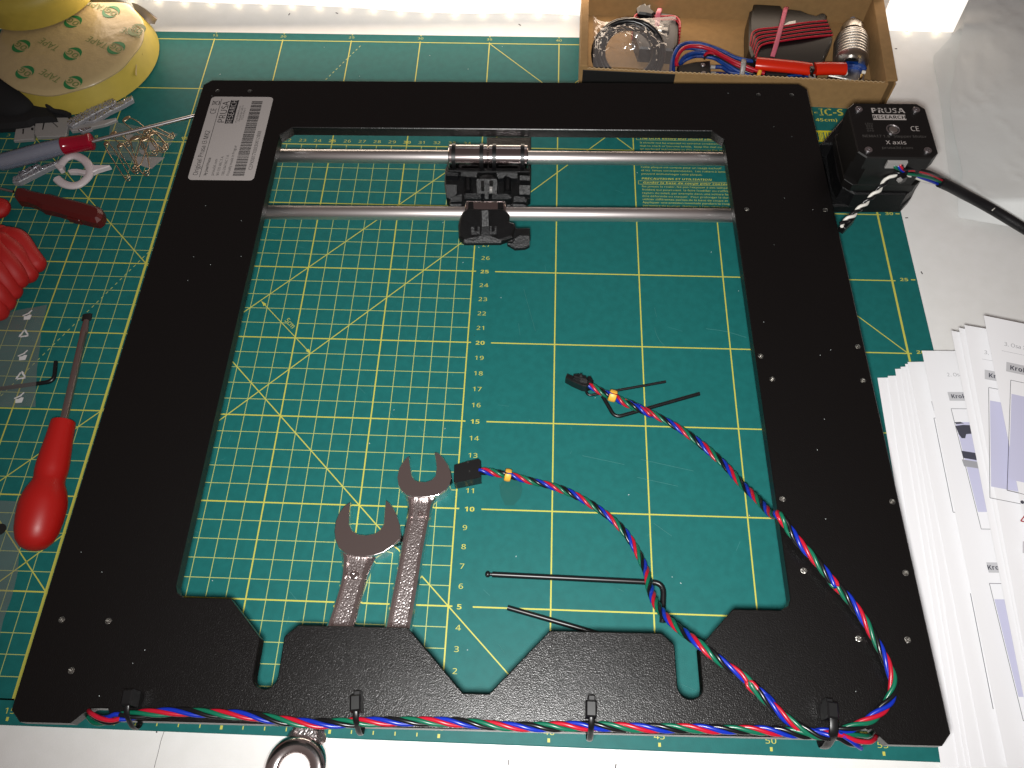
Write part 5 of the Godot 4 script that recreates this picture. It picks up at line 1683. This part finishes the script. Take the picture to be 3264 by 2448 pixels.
	g.prism(pq([Vector2(58.21, 41.13), Vector2(59.43, 41.27), Vector2(59.61, 41.93), Vector2(60.47, 41.79), Vector2(60.7, 41.41), Vector2(60.56, 40.58), Vector2(59.54, 40.78)]), MX, 0.3, 1.0, 0.04)
	part(he, "heater_block", g, M.aluminium)
	g = G.new()
	g.tube(PackedVector3Array([v(60.44, 41.16, 1.15), v(60.26, 40.7, 1.15)]), 0.09, 10)
	part(he, "brass_pin", g, M.brass)
	g = G.new()
	g.tube(PackedVector3Array([v(60.37, 41.18, 1.3), v(60.6, 41.11, 1.3)]), 0.12, 10)
	g.tube(PackedVector3Array([v(59.22, 41.3, 1.4), v(59.2, 40.85, 1.4)]), 0.16, 10)
	part(he, "white_bead", g, M.wire_white)


# ---------- the rolls of tape ----------
func tape_rolls() -> void:
	var o := thing("tape_roll", "wide yellow tape roll whose buff liner reads OG TAPE", "tape roll", v(5.9, 42.5, 0.0), "yellow rolls of tape")
	var c := at(v(5.85, 42.65, 0))
	var g := G.new()
	g.lathe([Vector2(2.0, 0.02), Vector2(5.45, 0.02), Vector2(5.55, 0.1), Vector2(5.45, 0.4), Vector2(5.12, 1.3), Vector2(4.95, 1.7), Vector2(2.0, 1.78)], c, 64)
	part(o, "tape_winding", g, M.tape_yellow)
	g = G.new()
	var wob := func(a: float) -> float: return 1.0 + 0.012 * sin(a * 3.0 + 0.6) + 0.008 * sin(a * 7.0) + 0.006 * sin(a * 13.0 + 2.0)
	g.lathe([Vector2(4.7, 1.7), Vector2(5.08, 1.74), Vector2(5.1, 1.84), Vector2(4.95, 2.02), Vector2(4.6, 2.1), Vector2(3.0, 2.12), Vector2(0.001, 2.14)], at(v(5.95, 42.3, 0)), 72, wob)
	var ln := part(o, "printed_liner", g, M.liner_buff)
	var dark := G.new()
	var pale := G.new()
	var h := 2.2
	var logos: Array = [Vector2(6.85, 40.77), Vector2(9.69, 41.41), Vector2(5.93, 43.99), Vector2(8.33, 45.08), Vector2(3.05, 41.45), Vector2(4.13, 38.92), Vector2(7.69, 38.02), Vector2(10.65, 43.25)]
	var tp: Array = [Vector2(5.76, 41.18), Vector2(4.11, 42.18), Vector2(8.89, 41.61), Vector2(7.51, 42.32), Vector2(6.77, 38.18), Vector2(5.15, 39.12), Vector2(7.63, 45.49), Vector2(6.72, 45.91), Vector2(10.89, 42.8), Vector2(9.83, 43.19)]
	var turn: float = (tp[1] - tp[0]).angle()
	for k in logos.size():
		var q: Vector2 = logos[k]
		var x := MX * Transform3D(Basis(Vector3(0, 0, 1), turn), Vector3(q.x, q.y, 0))
		for side in 2:
			var poly := []
			var sgn := 1.0 if side == 0 else -1.0
			for j in 13:
				var a := lerpf(0.12, PI - 0.25, j / 12.0)
				poly.push_back(Vector2(cos(a) * 0.62 * sgn, sin(a) * 0.62 * sgn))
			for j in 13:
				var a := lerpf(PI - 0.25, 0.12, j / 12.0)
				poly.push_back(Vector2(cos(a) * 0.6 * sgn, (sin(a) * 0.62 - 0.27 * pow(sin((a - 0.12) / (PI - 0.37) * PI), 1.0)) * sgn))
			(dark if k < 7 else pale).prism(PackedVector2Array(poly), x, h - 0.06, h - 0.05 + 0.002, 0.0, false)
		write(pale, "OG", x, 0.0, 0.0, 0.42, h - 0.052, 1.25, 700)
	for k in range(0, tp.size(), 2):
		var a: Vector2 = tp[k]
		var b: Vector2 = tp[k + 1]
		var m := (a + b) / 2.0
		write(pale, "TAPE", MX, m.x, m.y, 0.5, h - 0.052, 1.15, 400, HORIZONTAL_ALIGNMENT_CENTER, (b - a).angle())
	part(ln, "green_print", dark, M.liner_green)
	part(ln, "pale_print", pale, M.liner_green_pale)
	g = G.new()
	g.face([v(10.76, 42.4, 1.4), v(10.99, 41.98, 1.2), v(10.97, 41.37, 0.3), v(10.64, 40.67, 0.2), v(10.78, 40.27, 0.9), v(10.73, 41.34, 1.3)], Vector3.UP)
	part(o, "loose_end", g, M.liner_buff)
	var o2 := thing("tape_roll", "smaller plain yellow tape roll stacked in the far left corner", "tape roll", v(2.5, 47.1, 2.2), "yellow rolls of tape")
	g = G.new()
	var prof := [Vector2(0.001, 2.2), Vector2(4.2, 2.2), Vector2(4.36, 2.3)]
	for k in 10:
		var a := PI / 2 * k / 9.0
		prof.push_back(Vector2(3.5 + cos(a) * 0.9, 3.5 + sin(a) * 1.0))
	prof.push_back(Vector2(0.001, 4.55))
	g.lathe(prof, at(v(2.44, 47.15, 0)), 64)
	part(o2, "tape_winding", g, M.tape_yellow)
	g = G.new()
	g.grid(8, 8, func(a, b):
		var p: Vector3 = v(8.26, 48.24, 0.5).lerp(v(10.86, 45.95, 0.9), a)
		var q: Vector3 = v(8.39, 48.21, 0.1).lerp(v(9.68, 45.68, 0.1), b)
		var r: Vector3 = p.lerp(v(9.7, 45.68, 0.1).lerp(v(10.3, 46.39, 0.1), a), b)
		return r + Vector3(0, sin(PI * a) * 0.003, 0), 0.1)
	solo("cloth_corner", g, M.glove_grey, "grey cloth corner poking out behind the printed tape roll", "cloth")


# ---------- the small things left of the frame ----------
func strip(label: String, poly: Array, z0: float, z1: float, m: Material, called: String = "glitter_strip", cat: String = "strip") -> Node3D:
	var g := G.new()
	g.prism(PackedVector2Array(poly), MX, z0, z1, 0.05)
	var o := solo(called, g, m, label, cat, "glittering silver foam strips" if called == "glitter_strip" else "")
	if called == "glitter_strip":
		g = G.new()
		var pp := PackedVector2Array(poly)
		var lo: Vector2 = pp[0]
		var hi: Vector2 = pp[0]
		for q in pp:
			lo = lo.min(q)
			hi = hi.max(q)
		for k in 900:
			var q := Vector2(rng.randf_range(lo.x, hi.x), rng.randf_range(lo.y, hi.y))
			if not Geometry2D.is_point_in_polygon(q, pp):
				continue
			var b := Basis(Vector3(rng.randfn(), rng.randfn(), 0.01).normalized(), rng.randf() * 0.7) * Basis(Vector3(0, 0, 1), rng.randf() * 3.0)
			var c := Vector3(q.x, q.y, z1 + 0.012)
			var s := rng.randf_range(0.02, 0.045)
			g.face([MX * (c + b * Vector3(-s, -s, 0)), MX * (c + b * Vector3(s, -s, 0)), MX * (c + b * Vector3(s, s, 0)), MX * (c + b * Vector3(-s, s, 0))], Vector3.UP)
		part(o, "glitter", g, M.glitter_flake).set_meta("kind", "stuff")
	return o


func left_clutter() -> void:
	# black pouch with a cord
	var o := thing("black_pouch", "black cloth pouch with a drawstring in front of the tape roll", "pouch", v(2.26, 38.4, 0))
	var g := G.new()
	g.prism(pq([Vector2(-2.52, 42.69), Vector2(1.41, 40.9), Vector2(2.97, 39.73), Vector2(4.41, 38.59), Vector2(5.43, 37.46), Vector2(5.92, 36.88), Vector2(6.27, 36.3), Vector2(4.76, 36.12), Vector2(4.46, 35.81), Vector2(3.27, 35.58), Vector2(0.14, 35.33)]), MX, 0.02, 0.6, 0.25)
	g.ball(v(2.25, 38.22, 0.5), 2.3, 1.6, 1.0, Basis(Vector3.UP, -0.5) * Basis(Vector3.RIGHT, -PI / 2), 24, 14)
	g.ball(v(0.14, 39.66, 0.5), 2.6, 2.2, 1.2, Basis(Vector3.RIGHT, -PI / 2), 24, 14)
	part(o, "pouch_body", g, M.cloth_black)
	g = G.new()
	g.tube(smooth([v(0.79, 40.37, 1.1), v(2.78, 39.42, 1.2), v(4.01, 38.76, 1.1), v(5.03, 37.97, 0.9), v(5.5, 37.35, 0.6), v(5.8, 37.23, 0.4), v(6.43, 37.09, 0.35), v(6.85, 36.92, 0.3)], 8), 0.2, 10)
	part(o, "drawstring", g, M.cloth_black)
	g = G.new()
	g.prism(pq([Vector2(4.77, 37.53), Vector2(5.6, 37.43), Vector2(6.78, 37.15), Vector2(6.96, 36.65), Vector2(5.83, 36.66), Vector2(4.95, 36.93)]), MX, 0.02, 0.3, 0.1)
	part(o, "string_end", g, M.cloth_black)
	# silver foam strips and grey tiles
	strip("widest glittering silver strip, touching the yellow tape roll", [Vector2(7.03, 35.92), Vector2(7.11, 36.44), Vector2(8.24, 37.52), Vector2(9.48, 38.44), Vector2(9.72, 38.28), Vector2(9.78, 37.93), Vector2(8.76, 37.06), Vector2(7.44, 35.72)], 0.15, 0.5, M.glitter_silver)
	strip("thin glittering silver strip reaching farthest right beside the tape", [Vector2(8.19, 36.26), Vector2(8.76, 37.01), Vector2(9.99, 38.24), Vector2(10.71, 38.77), Vector2(10.86, 38.42), Vector2(10.29, 37.84), Vector2(9.49, 37.18), Vector2(8.71, 36.32)], 0.1, 0.42, M.glitter_silver)
	strip("plain grey strip lying under the two silver ones", [Vector2(7.08, 35.86), Vector2(8.44, 36.42), Vector2(10.03, 36.88), Vector2(10.16, 36.67), Vector2(9.46, 36.23), Vector2(7.87, 35.67), Vector2(7.33, 35.56)], 0.02, 0.25, M.plastic_grey, "grey_strip")
	strip("short glittering sliver above the red collar", [Vector2(7.83, 35.65), Vector2(8.57, 35.9), Vector2(8.67, 35.82), Vector2(8.11, 35.47), Vector2(7.95, 35.5)], 0.02, 0.3, M.glitter_silver)
	strip("long glittering silver strip along the clear screwdriver handle", [Vector2(4.83, 31.17), Vector2(5.15, 31.66), Vector2(6.31, 32.27), Vector2(7.41, 32.87), Vector2(7.61, 32.75), Vector2(7.04, 32.34), Vector2(6.27, 31.69), Vector2(5.36, 30.91), Vector2(4.94, 30.89)], 0.02, 0.4, M.glitter_silver)
	strip("small glittering strip end beside the clear handle's butt", [Vector2(5.18, 31.62), Vector2(6.11, 32.35), Vector2(6.3, 32.35), Vector2(5.96, 31.88), Vector2(5.45, 31.39)], 0.3, 0.5, M.glitter_silver)
	var t := strip("squarish grey plastic tile with two slits, right of the pair", [Vector2(4.56, 36.67), Vector2(6.78, 36.77), Vector2(6.94, 36.54), Vector2(6.99, 36.12), Vector2(7.16, 35.04), Vector2(5.18, 34.94), Vector2(4.93, 35.24)], 0.04, 0.3, M.plastic_grey, "plastic_tile", "tile")
	g = G.new()
	g.face([v(5.76, 36.34, 0.31), v(5.89, 36.29, 0.31), v(6.4, 35.84, 0.31), v(6.35, 35.81, 0.31)], Vector3.UP)
	g.face([v(5.25, 36.28, 0.31), v(5.36, 36.26, 0.31), v(5.46, 35.56, 0.31), v(5.38, 35.58, 0.31)], Vector3.UP)
	part(t, "slit", g, M.tip_black)
	t = strip("smaller grey plastic tile, left of the pair", [Vector2(3.4, 36.17), Vector2(4.58, 36.27), Vector2(5.05, 34.78), Vector2(3.7, 34.6), Vector2(3.59, 35.11)], 0.03, 0.25, M.plastic_grey, "plastic_tile", "tile")
	g = G.new()
	g.face([v(3.99, 35.67, 0.26), v(4.09, 35.68, 0.26), v(4.21, 35.19, 0.26), v(4.13, 35.19, 0.26)], Vector3.UP)
	g.face([v(4.53, 35.77, 0.26), v(4.69, 35.8, 0.26), v(4.77, 35.56, 0.26), v(4.61, 35.56, 0.26)], Vector3.UP)
	part(t, "slit", g, M.tip_black)
	# screwdriver with a clear handle and a red collar
	var sd := thing("screwdriver", "screwdriver with clear grey handle, red collar and long bright shaft", "screwdriver", v(6.23, 34.29, 0))
	var a: Vector3 = v(3.94, 31.85, 1)
	var b: Vector3 = v(7.76, 33.46, 1)
	var c: Vector3 = v(9.62, 33.93, 1)
	var e: Vector3 = v(16.59, 36.65, 1)
	var l := a.distance_to(b) * 100.0
	g = G.new()
	var prof := [Vector2(0.001, 0), Vector2(0.35, 0.02), Vector2(0.5, 0.15), Vector2(0.55, 0.6), Vector2(0.56, l - 1.0), Vector2(0.5, l)]
	g.lathe(prof, along(a, b), 48, func(ang: float) -> float: return 1.0 - 0.06 * pow(absf(sin(ang * 4.0)), 4.0))
	part(sd, "handle", g, M.handle_clear)
	g = G.new()
	g.lathe([Vector2(0.001, 0.3), Vector2(0.3, 0.3), Vector2(0.3, l), Vector2(0.001, l)], along(a, b), 20)
	part(sd, "handle_core", g, M.plastic_grey)
	l = b.distance_to(c) * 100.0
	g = G.new()
	g.lathe([Vector2(0.001, 0), Vector2(0.5, 0), Vector2(0.56, 0.06), Vector2(0.56, 0.22), Vector2(0.53, 0.26), Vector2(0.52, l - 0.3), Vector2(0.55, l - 0.26), Vector2(0.55, l - 0.06), Vector2(0.48, l), Vector2(0.001, l)], along(b, c), 28)
	part(sd, "collar", g, M.collar_red)
	g = G.new()
	g.tube(PackedVector3Array([c - (e - c).normalized() * 0.001, e]), 0.125, 12)
	part(sd, "shaft", g, M.screw_zinc)
	# white plastic ring clip
	g = G.new()
	var ring: Array = [v(7.56, 32.42, 0.3), v(7.78, 33.08, 0.3), v(8.31, 33.3, 0.3), v(9.01, 32.95, 0.3), v(9.52, 32.35, 0.3), v(9.71, 31.7, 0.3), v(9.53, 31.16, 0.3), v(9.21, 30.83, 0.3), v(8.72, 30.77, 0.3), v(8.16, 30.96, 0.3), v(7.68, 31.33, 0.3)]
	g.tube(smooth(ring, 6), 0.17, 8, null, 1.7)
	g.prism(pq([Vector2(9.4, 32.64), Vector2(9.86, 32.51), Vector2(10.83, 32.54), Vector2(10.92, 32.41), Vector2(10.16, 32.06), Vector2(9.89, 31.84), Vector2(9.62, 31.88)]), MX, 0.08, 0.4, 0.06)
	g.prism(pq([Vector2(8.19, 32.01), Vector2(8.45, 32.15), Vector2(8.78, 32.16), Vector2(9.57, 32.04), Vector2(9.68, 31.67), Vector2(8.87, 31.86), Vector2(8.33, 31.85)]), MX, 0.08, 0.38, 0.05)
	g.prism(pq([Vector2(7.5, 31.35), Vector2(7.72, 31.43), Vector2(7.96, 31.29), Vector2(8.07, 30.99), Vector2(7.83, 30.93)]), MX, 0.08, 0.42, 0.05)
	g.prism(pq([Vector2(7.22, 32.38), Vector2(7.47, 32.69), Vector2(7.78, 32.5), Vector2(7.91, 32.07), Vector2(7.69, 31.95)]), MX, 0.08, 0.42, 0.05)
	solo("ring_clip", g, M.plastic_white, "white plastic open ring clip with a pointed arm beside the safety pins", "clip")
	pins()
	# dark red handle with a clip
	var h := thing("pocket_driver", "dark red plastic handled pocket driver with a clip on the mat", "screwdriver", v(8.07, 29.58, 0))
	g = G.new()
	g.prism(pq([Vector2(5.56, 29.8), Vector2(5.56, 30.24), Vector2(6.02, 30.25), Vector2(6.53, 30.04), Vector2(7.6, 29.79), Vector2(7.81, 29.81), Vector2(8.65, 29.55), Vector2(10.42, 29.1), Vector2(11.25, 28.83), Vector2(11.52, 28.65), Vector2(11.7, 28.25), Vector2(11.69, 27.84), Vector2(11.5, 27.57), Vector2(11.06, 27.63), Vector2(10, 27.93), Vector2(8.69, 28.37), Vector2(7.7, 28.58), Vector2(7.23, 28.88), Vector2(6.55, 29.14), Vector2(5.93, 29.2), Vector2(5.68, 29.46)]), MX, 0.05, 0.8, 0.22)
	part(h, "handle", g, M.handle_dark_red)
	g = G.new()
	g.prism(pq([Vector2(9.32, 28.3), Vector2(9.59, 28.27), Vector2(10.34, 28.12), Vector2(10.36, 27.96), Vector2(10.22, 27.8), Vector2(9.39, 28.03)]), MX, 0.05, 0.5, 0.06)
	part(h, "clip", g, M.handle_dark_red)
	g = G.new()
	g.tube(PackedVector3Array([v(3.46, 30.5, 0.45), v(5.34, 30.04, 0.45)]), 0.09, 8)
	part(h, "shaft", g, M.blade_steel)
	# red ribbed grip at the left border
	g = G.new()
	for q in [[v(7.2, 25.45, 1.6), v(7.73, 25.41, 1.5), v(8.35, 24.72, 1.1), v(8.76, 24.3, 0.75)], [v(7.16, 24.83, 1.9), v(7.87, 24.38, 1.7), v(8.26, 23.89, 1.2), v(8.55, 23.51, 0.8)], [v(6.87, 24.55, 2.1), v(7.78, 23.61, 1.9), v(8.22, 23.12, 1.5), v(8.35, 22.89, 1.1)], [v(6.72, 23.97, 2.2), v(7.57, 22.92, 2), v(7.94, 22.45, 1.5), v(8.08, 22.2, 0.9)], [v(6.53, 23.35, 2.2), v(7.29, 22.38, 1.9), v(7.74, 21.67, 1.4), v(7.86, 21.49, 0.8)], [v(6.36, 22.82, 2.1), v(7.15, 21.74, 1.8), v(7.58, 21.04, 1.1), v(7.6, 20.89, 0.7)]]:
		var pts := smooth(q, 6)
		g.tube(pts, 0.7, 16, func(w): return 1.0 - 0.16 * w)
		g.ball(pts[pts.size() - 1], 0.588, 0.588, 0.588, Basis.IDENTITY, 14, 10)
		g.ball(pts[0], 0.72, 0.72, 0.72, Basis.IDENTITY, 14, 10)
	g.ball(v(6.27, 25.98, 1.3), 0.75, 0.6, 0.6, Basis.IDENTITY, 14, 10)
	solo("ribbed_grip", g, M.grip_red, "bright red ribbed plastic grip cut off by the photo's left edge", "grip")
	g = G.new()
	g.ball(v(4.94, 28.54, 0.6), 0.75, 0.5, 0.75, Basis.IDENTITY, 16, 10)
	solo("red_knob", g, M.grip_red, "small red rounded knob at the left edge above the ribbed grip", "knob")
	# red screwdriver
	var rs := thing("screwdriver", "red handled flat screwdriver with black tip lying beside the frame", "screwdriver", v(13.5, 10.23, 0))
	a = v(13.8, 13.79, 1.1)
	b = v(14.32, 6.77, 1.1)
	l = a.distance_to(b) * 100.0
	g = G.new()
	var hp := [Vector2(0.001, 0.0), Vector2(0.5, 0.0), Vector2(0.6, 0.05), Vector2(0.62, 0.25), Vector2(0.67, l * 0.15), Vector2(0.74, l * 0.26), Vector2(0.79, l * 0.36), Vector2(0.78, l * 0.42), Vector2(0.74, l * 0.465), Vector2(0.78, l * 0.5), Vector2(0.95, l * 0.555), Vector2(1.08, l * 0.62), Vector2(1.13, l * 0.68), Vector2(1.1, l * 0.77), Vector2(1.02, l * 0.86), Vector2(0.86, l * 0.93), Vector2(0.6, l * 0.975), Vector2(0.3, l * 0.995), Vector2(0.001, l)]
	g.lathe(hp, along(a, b), 40)
	part(rs, "handle", g, M.handle_red)
	var tip: Vector3 = v(12.75, 20.86, 0.45)
	var nk: Vector3 = v(12.92, 19.7, 0.5)
	g = G.new()
	g.tube(PackedVector3Array([a.lerp(b, 0.01), nk]), 0.2, 14)
	var ax := (tip - nk)
	var sec := PackedVector3Array([nk - ax * 0.05, nk + ax * 0.25, nk + ax * 0.5, nk + ax * 0.75])
	g.tube(sec, 0.13, 12, func(w): return 1.0 - 0.3 * w, 1.9)
	part(rs, "shaft", g, M.blade_steel)
	g = G.new()
	g.tube(PackedVector3Array([nk + ax * 0.72, tip, tip + ax * 0.1]), 0.085, 8, null, 3.4)
	part(rs, "tip", g, M.tip_black)
	# clear film with recycling signs
	var cf := thing("clear_film_bag", "clear plastic film bag printed with white recycling signs at the left edge", "plastic bag", v(9.15, 17.88, 0))
	var f := FastNoiseLite.new()
	f.seed = 21
	f.frequency = 0.16
	var r0 := smooth([v(10.06, 21.67, 0.3), v(10.18, 20.43, 0.3), v(10.45, 18.98, 0.3), v(10.71, 17.76, 0.3), v(11.15, 16.11, 0.3), v(11.44, 15, 0.3)], 6)
	g = G.new()
	g.grid(24, 36, func(s, w):
		var i0 := int(round(w * (r0.size() - 1)))
		var q: Vector3 = r0[i0]
		q += Vector3(-s * 0.075, 0, s * (0.02 * (1.0 - w) + 0.004 * w))
		q.y += f.get_noise_2d(q.x * 160.0, q.z * 160.0) * 0.0018
		return q)
	part(cf, "film", g, M.film_grey)
	g = G.new()
	var icons: Array = [v(9.28, 20.74, 0.52), v(9.48, 19.49, 0.52), v(9.88, 18.05, 0.52), v(10.19, 16.76, 0.52), v(10.55, 15.37, 0.52)]
	var kind := [1, 0, 1, 0, 1]
	for k in 5:
		var x := at(icons[k], 0.25)
		if kind[k] == 0:
			for j in 3:
				var d0 := Vector2.from_angle(TAU * j / 3 + PI / 2) * 0.3
				var d1 := Vector2.from_angle(TAU * (j + 1) / 3 + PI / 2) * 0.3
				g.line(x, d0.lerp(d1, 0.12), d0.lerp(d1, 0.88), 0.09, 0.0)
				g.line(x, d0.lerp(d1, 0.6) * 1.3, d0.lerp(d1, 0.95) * 1.1, 0.07, 0.001)
		else:
			g.prism(PackedVector2Array([Vector2(-0.2, -0.25), Vector2(0.15, -0.3), Vector2(0.24, 0.0), Vector2(0.1, 0.05), Vector2(-0.05, -0.02), Vector2(-0.2, 0.0)]), x, 0.0, 0.002, 0.0, false)
			g.line(x, Vector2(-0.28, 0.05), Vector2(0.12, 0.17), 0.08, 0.001)
			g.line(x, Vector2(0.0, 0.12), Vector2(0.24, 0.33), 0.08, 0.0015)
	part(cf, "recycling_print", g, M.film_print)
	# grey film at the lower left
	var gf := thing("grey_film_bag", "cloudy film bag with a dark hole at the photo's lower left edge", "plastic bag", v(12.04, 7.43, 0))
	g = G.new()
	var e0 := smooth([v(12.41, 9.57, 0.25), v(12.99, 7.58, 0.25), v(13.41, 5.94, 0.25), v(13.46, 4.69, 0.25), v(13.51, 2.97, 0.25), v(13.94, 0.94, 0.25)], 6)
	g.grid(18, 30, func(s, w):
		var i0 := int(round(w * (e0.size() - 1)))
		var q: Vector3 = e0[i0]
		q += Vector3(-s * 0.06, 0, 0)
		q.y += f.get_noise_2d(q.x * 160.0 + 9.0, q.z * 160.0) * 0.0018
		return q)
	part(gf, "film", g, M.film_grey)
	g = G.new()
	g.prism(PackedVector2Array(arc(0, 0, 0.3, 0, 330, 11)), at(v(11.95, 7.97, 0.45)), 0, 0.01, 0.0)
	part(gf, "dark_hole", g, M.tip_black)


func pins() -> void:
	var o := thing("small_clear_bag", "small clear bag under the pile of safety pins", "plastic bag", v(12.21, 34.44, 0))
	var f := FastNoiseLite.new()
	f.seed = 33
	f.frequency = 0.6
	var c: Array = [v(9.74, 36.61, 0.12), v(14.55, 35.56, 0.12), v(13.62, 32.39, 0.12), v(10.14, 33.79, 0.12)]
	var g := G.new()
	g.grid(24, 24, func(s, w):
		var q: Vector3 = c[0].lerp(c[1], s).lerp(c[3].lerp(c[2], s), w)
		q.y += absf(f.get_noise_2d(s * 12.0, w * 12.0)) * 0.0022
		return q)
	part(o, "film", g, M.film_clear)
	g = G.new()
	for q in [[Vector2(11.91, 33.58), Vector2(14.12, 33.54), Vector2(13.46, 32.52), Vector2(12.17, 33.01)], [Vector2(11.03, 35.52), Vector2(11.52, 35.53), Vector2(11.48, 34.93), Vector2(11.1, 35.12)], [Vector2(12.73, 34.87), Vector2(13.22, 34.83), Vector2(13.62, 34.11), Vector2(12.97, 34.19)], [Vector2(12.23, 34.22), Vector2(12.65, 34.13), Vector2(12.74, 33.65), Vector2(12.39, 33.88)]]:
		g.prism(PackedVector2Array(q), MX, 0.05, 0.07, 0.0)
	part(o, "paper_scrap", g, M.plastic_grey)
	var list := [
		[v(10.15, 34.37, 0.35), v(12.43, 31.34, 0.3), 0.16, "gold safety pin lying lowest and leftmost in the pile"],
		[v(11.23, 34.08, 0.5), v(12.88, 31.84, 0.4), 0.2, "gold safety pin whose coil lies second from the left"],
		[v(12.22, 34.49, 0.75), v(13.62, 31.62, 0.45), 0.3, "open gold safety pin with its coil lowest on the right"],
		[v(12.95, 35.14, 0.9), v(12.88, 31.84, 0.6), 0.2, "gold safety pin crossing in front of the open one"],
		[v(10.99, 36.45, 0.5), v(12.86, 35.04, 0.6), 0.26, "safety pin farthest from the camera, behind the bright shaft"],
		[v(12.61, 35.58, 0.5), v(14.3, 34.01, 0.35), 0.2, "gold safety pin slanting right under the shaft"],
		[v(12.99, 35.25, 0.4), v(14.18, 33.76, 0.35), 0.24, "gold safety pin lying just inside the rightmost slanting one"],
		[v(12.79, 34.6, 0.6), v(13.73, 33.42, 0.4), 0.34, "wide gold safety pin in the middle of the pile"],
		[v(10.48, 35.09, 0.5), v(11.8, 34.14, 0.5), 0.2, "gold safety pin by the red collar end of the pile"],
		[v(12.65, 35.99, 0.3), v(14.4, 35.13, 0.25), 0.12, "thin gold safety pin reaching towards the frame, amber head"]]
	for k in list.size():
		var a: Vector3 = list[k][0]
		var b: Vector3 = list[k][1]
		var p := thing("safety_pin", list[k][3], "safety pin", a.lerp(b, 0.5) - Vector3(0, 0.002, 0), "pile of gold safety pins")
		var d := (b - a).normalized()
		var s := d.cross(Vector3.UP).normalized()
		var w: float = list[k][2] * 1.35 * CM
		var pts := [a + s * w * 0.8, a.lerp(b, 0.3) + s * w, a.lerp(b, 0.8) + s * w * 0.9]
		for j in 10:
			var ang := lerpf(0.2, TAU + PI - 0.2, j / 9.0)
			pts.push_back(b - d * 0.001 + (s * cos(ang) + d * sin(ang)) * 0.0016 + Vector3(0, 0.0003 * j, 0))
		pts.append_array([a.lerp(b, 0.8) - s * w * 0.7, a.lerp(b, 0.3) - s * w * 0.9, a - s * w * 0.6])
		g = G.new()
		g.tube(even(smooth(pts, 6), 0.06), 0.036, 6)
		part(p, "pin_wire", g, M.gold_wire)
		g = G.new()
		g.ball(a + Vector3(0, 0.0005, 0), w * 90.0, 0.08, 0.16, Basis(s, Vector3.UP, d), 14, 10)
		part(p, "pin_head", g, M.gold_wire)


func dust() -> void:
	var g := G.new()
	for k in 70:
		var q := Vector2(rng.randf_range(16, 56), rng.randf_range(2, 45))
		g.box(at(v(q.x, q.y, 0.005), rng.randf() * 3.0), 0.03 + rng.randf() * 0.05, 0.03, 0.0, 0.015, 0.0)
	for k in 26:
		g.box(FX * Transform3D(Basis(Vector3(0, 0, 1), rng.randf() * 3.0), Vector3(rng.randf_range(-18, -13.5) * (1 if k % 2 else -1), rng.randf_range(-18, 18), 0)), 0.02 + rng.randf() * 0.025, 0.02, 0.0, 0.01, 0.0)
	solo("dust", g, M.dust_white, "scattered pale dust specks on the mat and frame", "dust", "", "stuff")
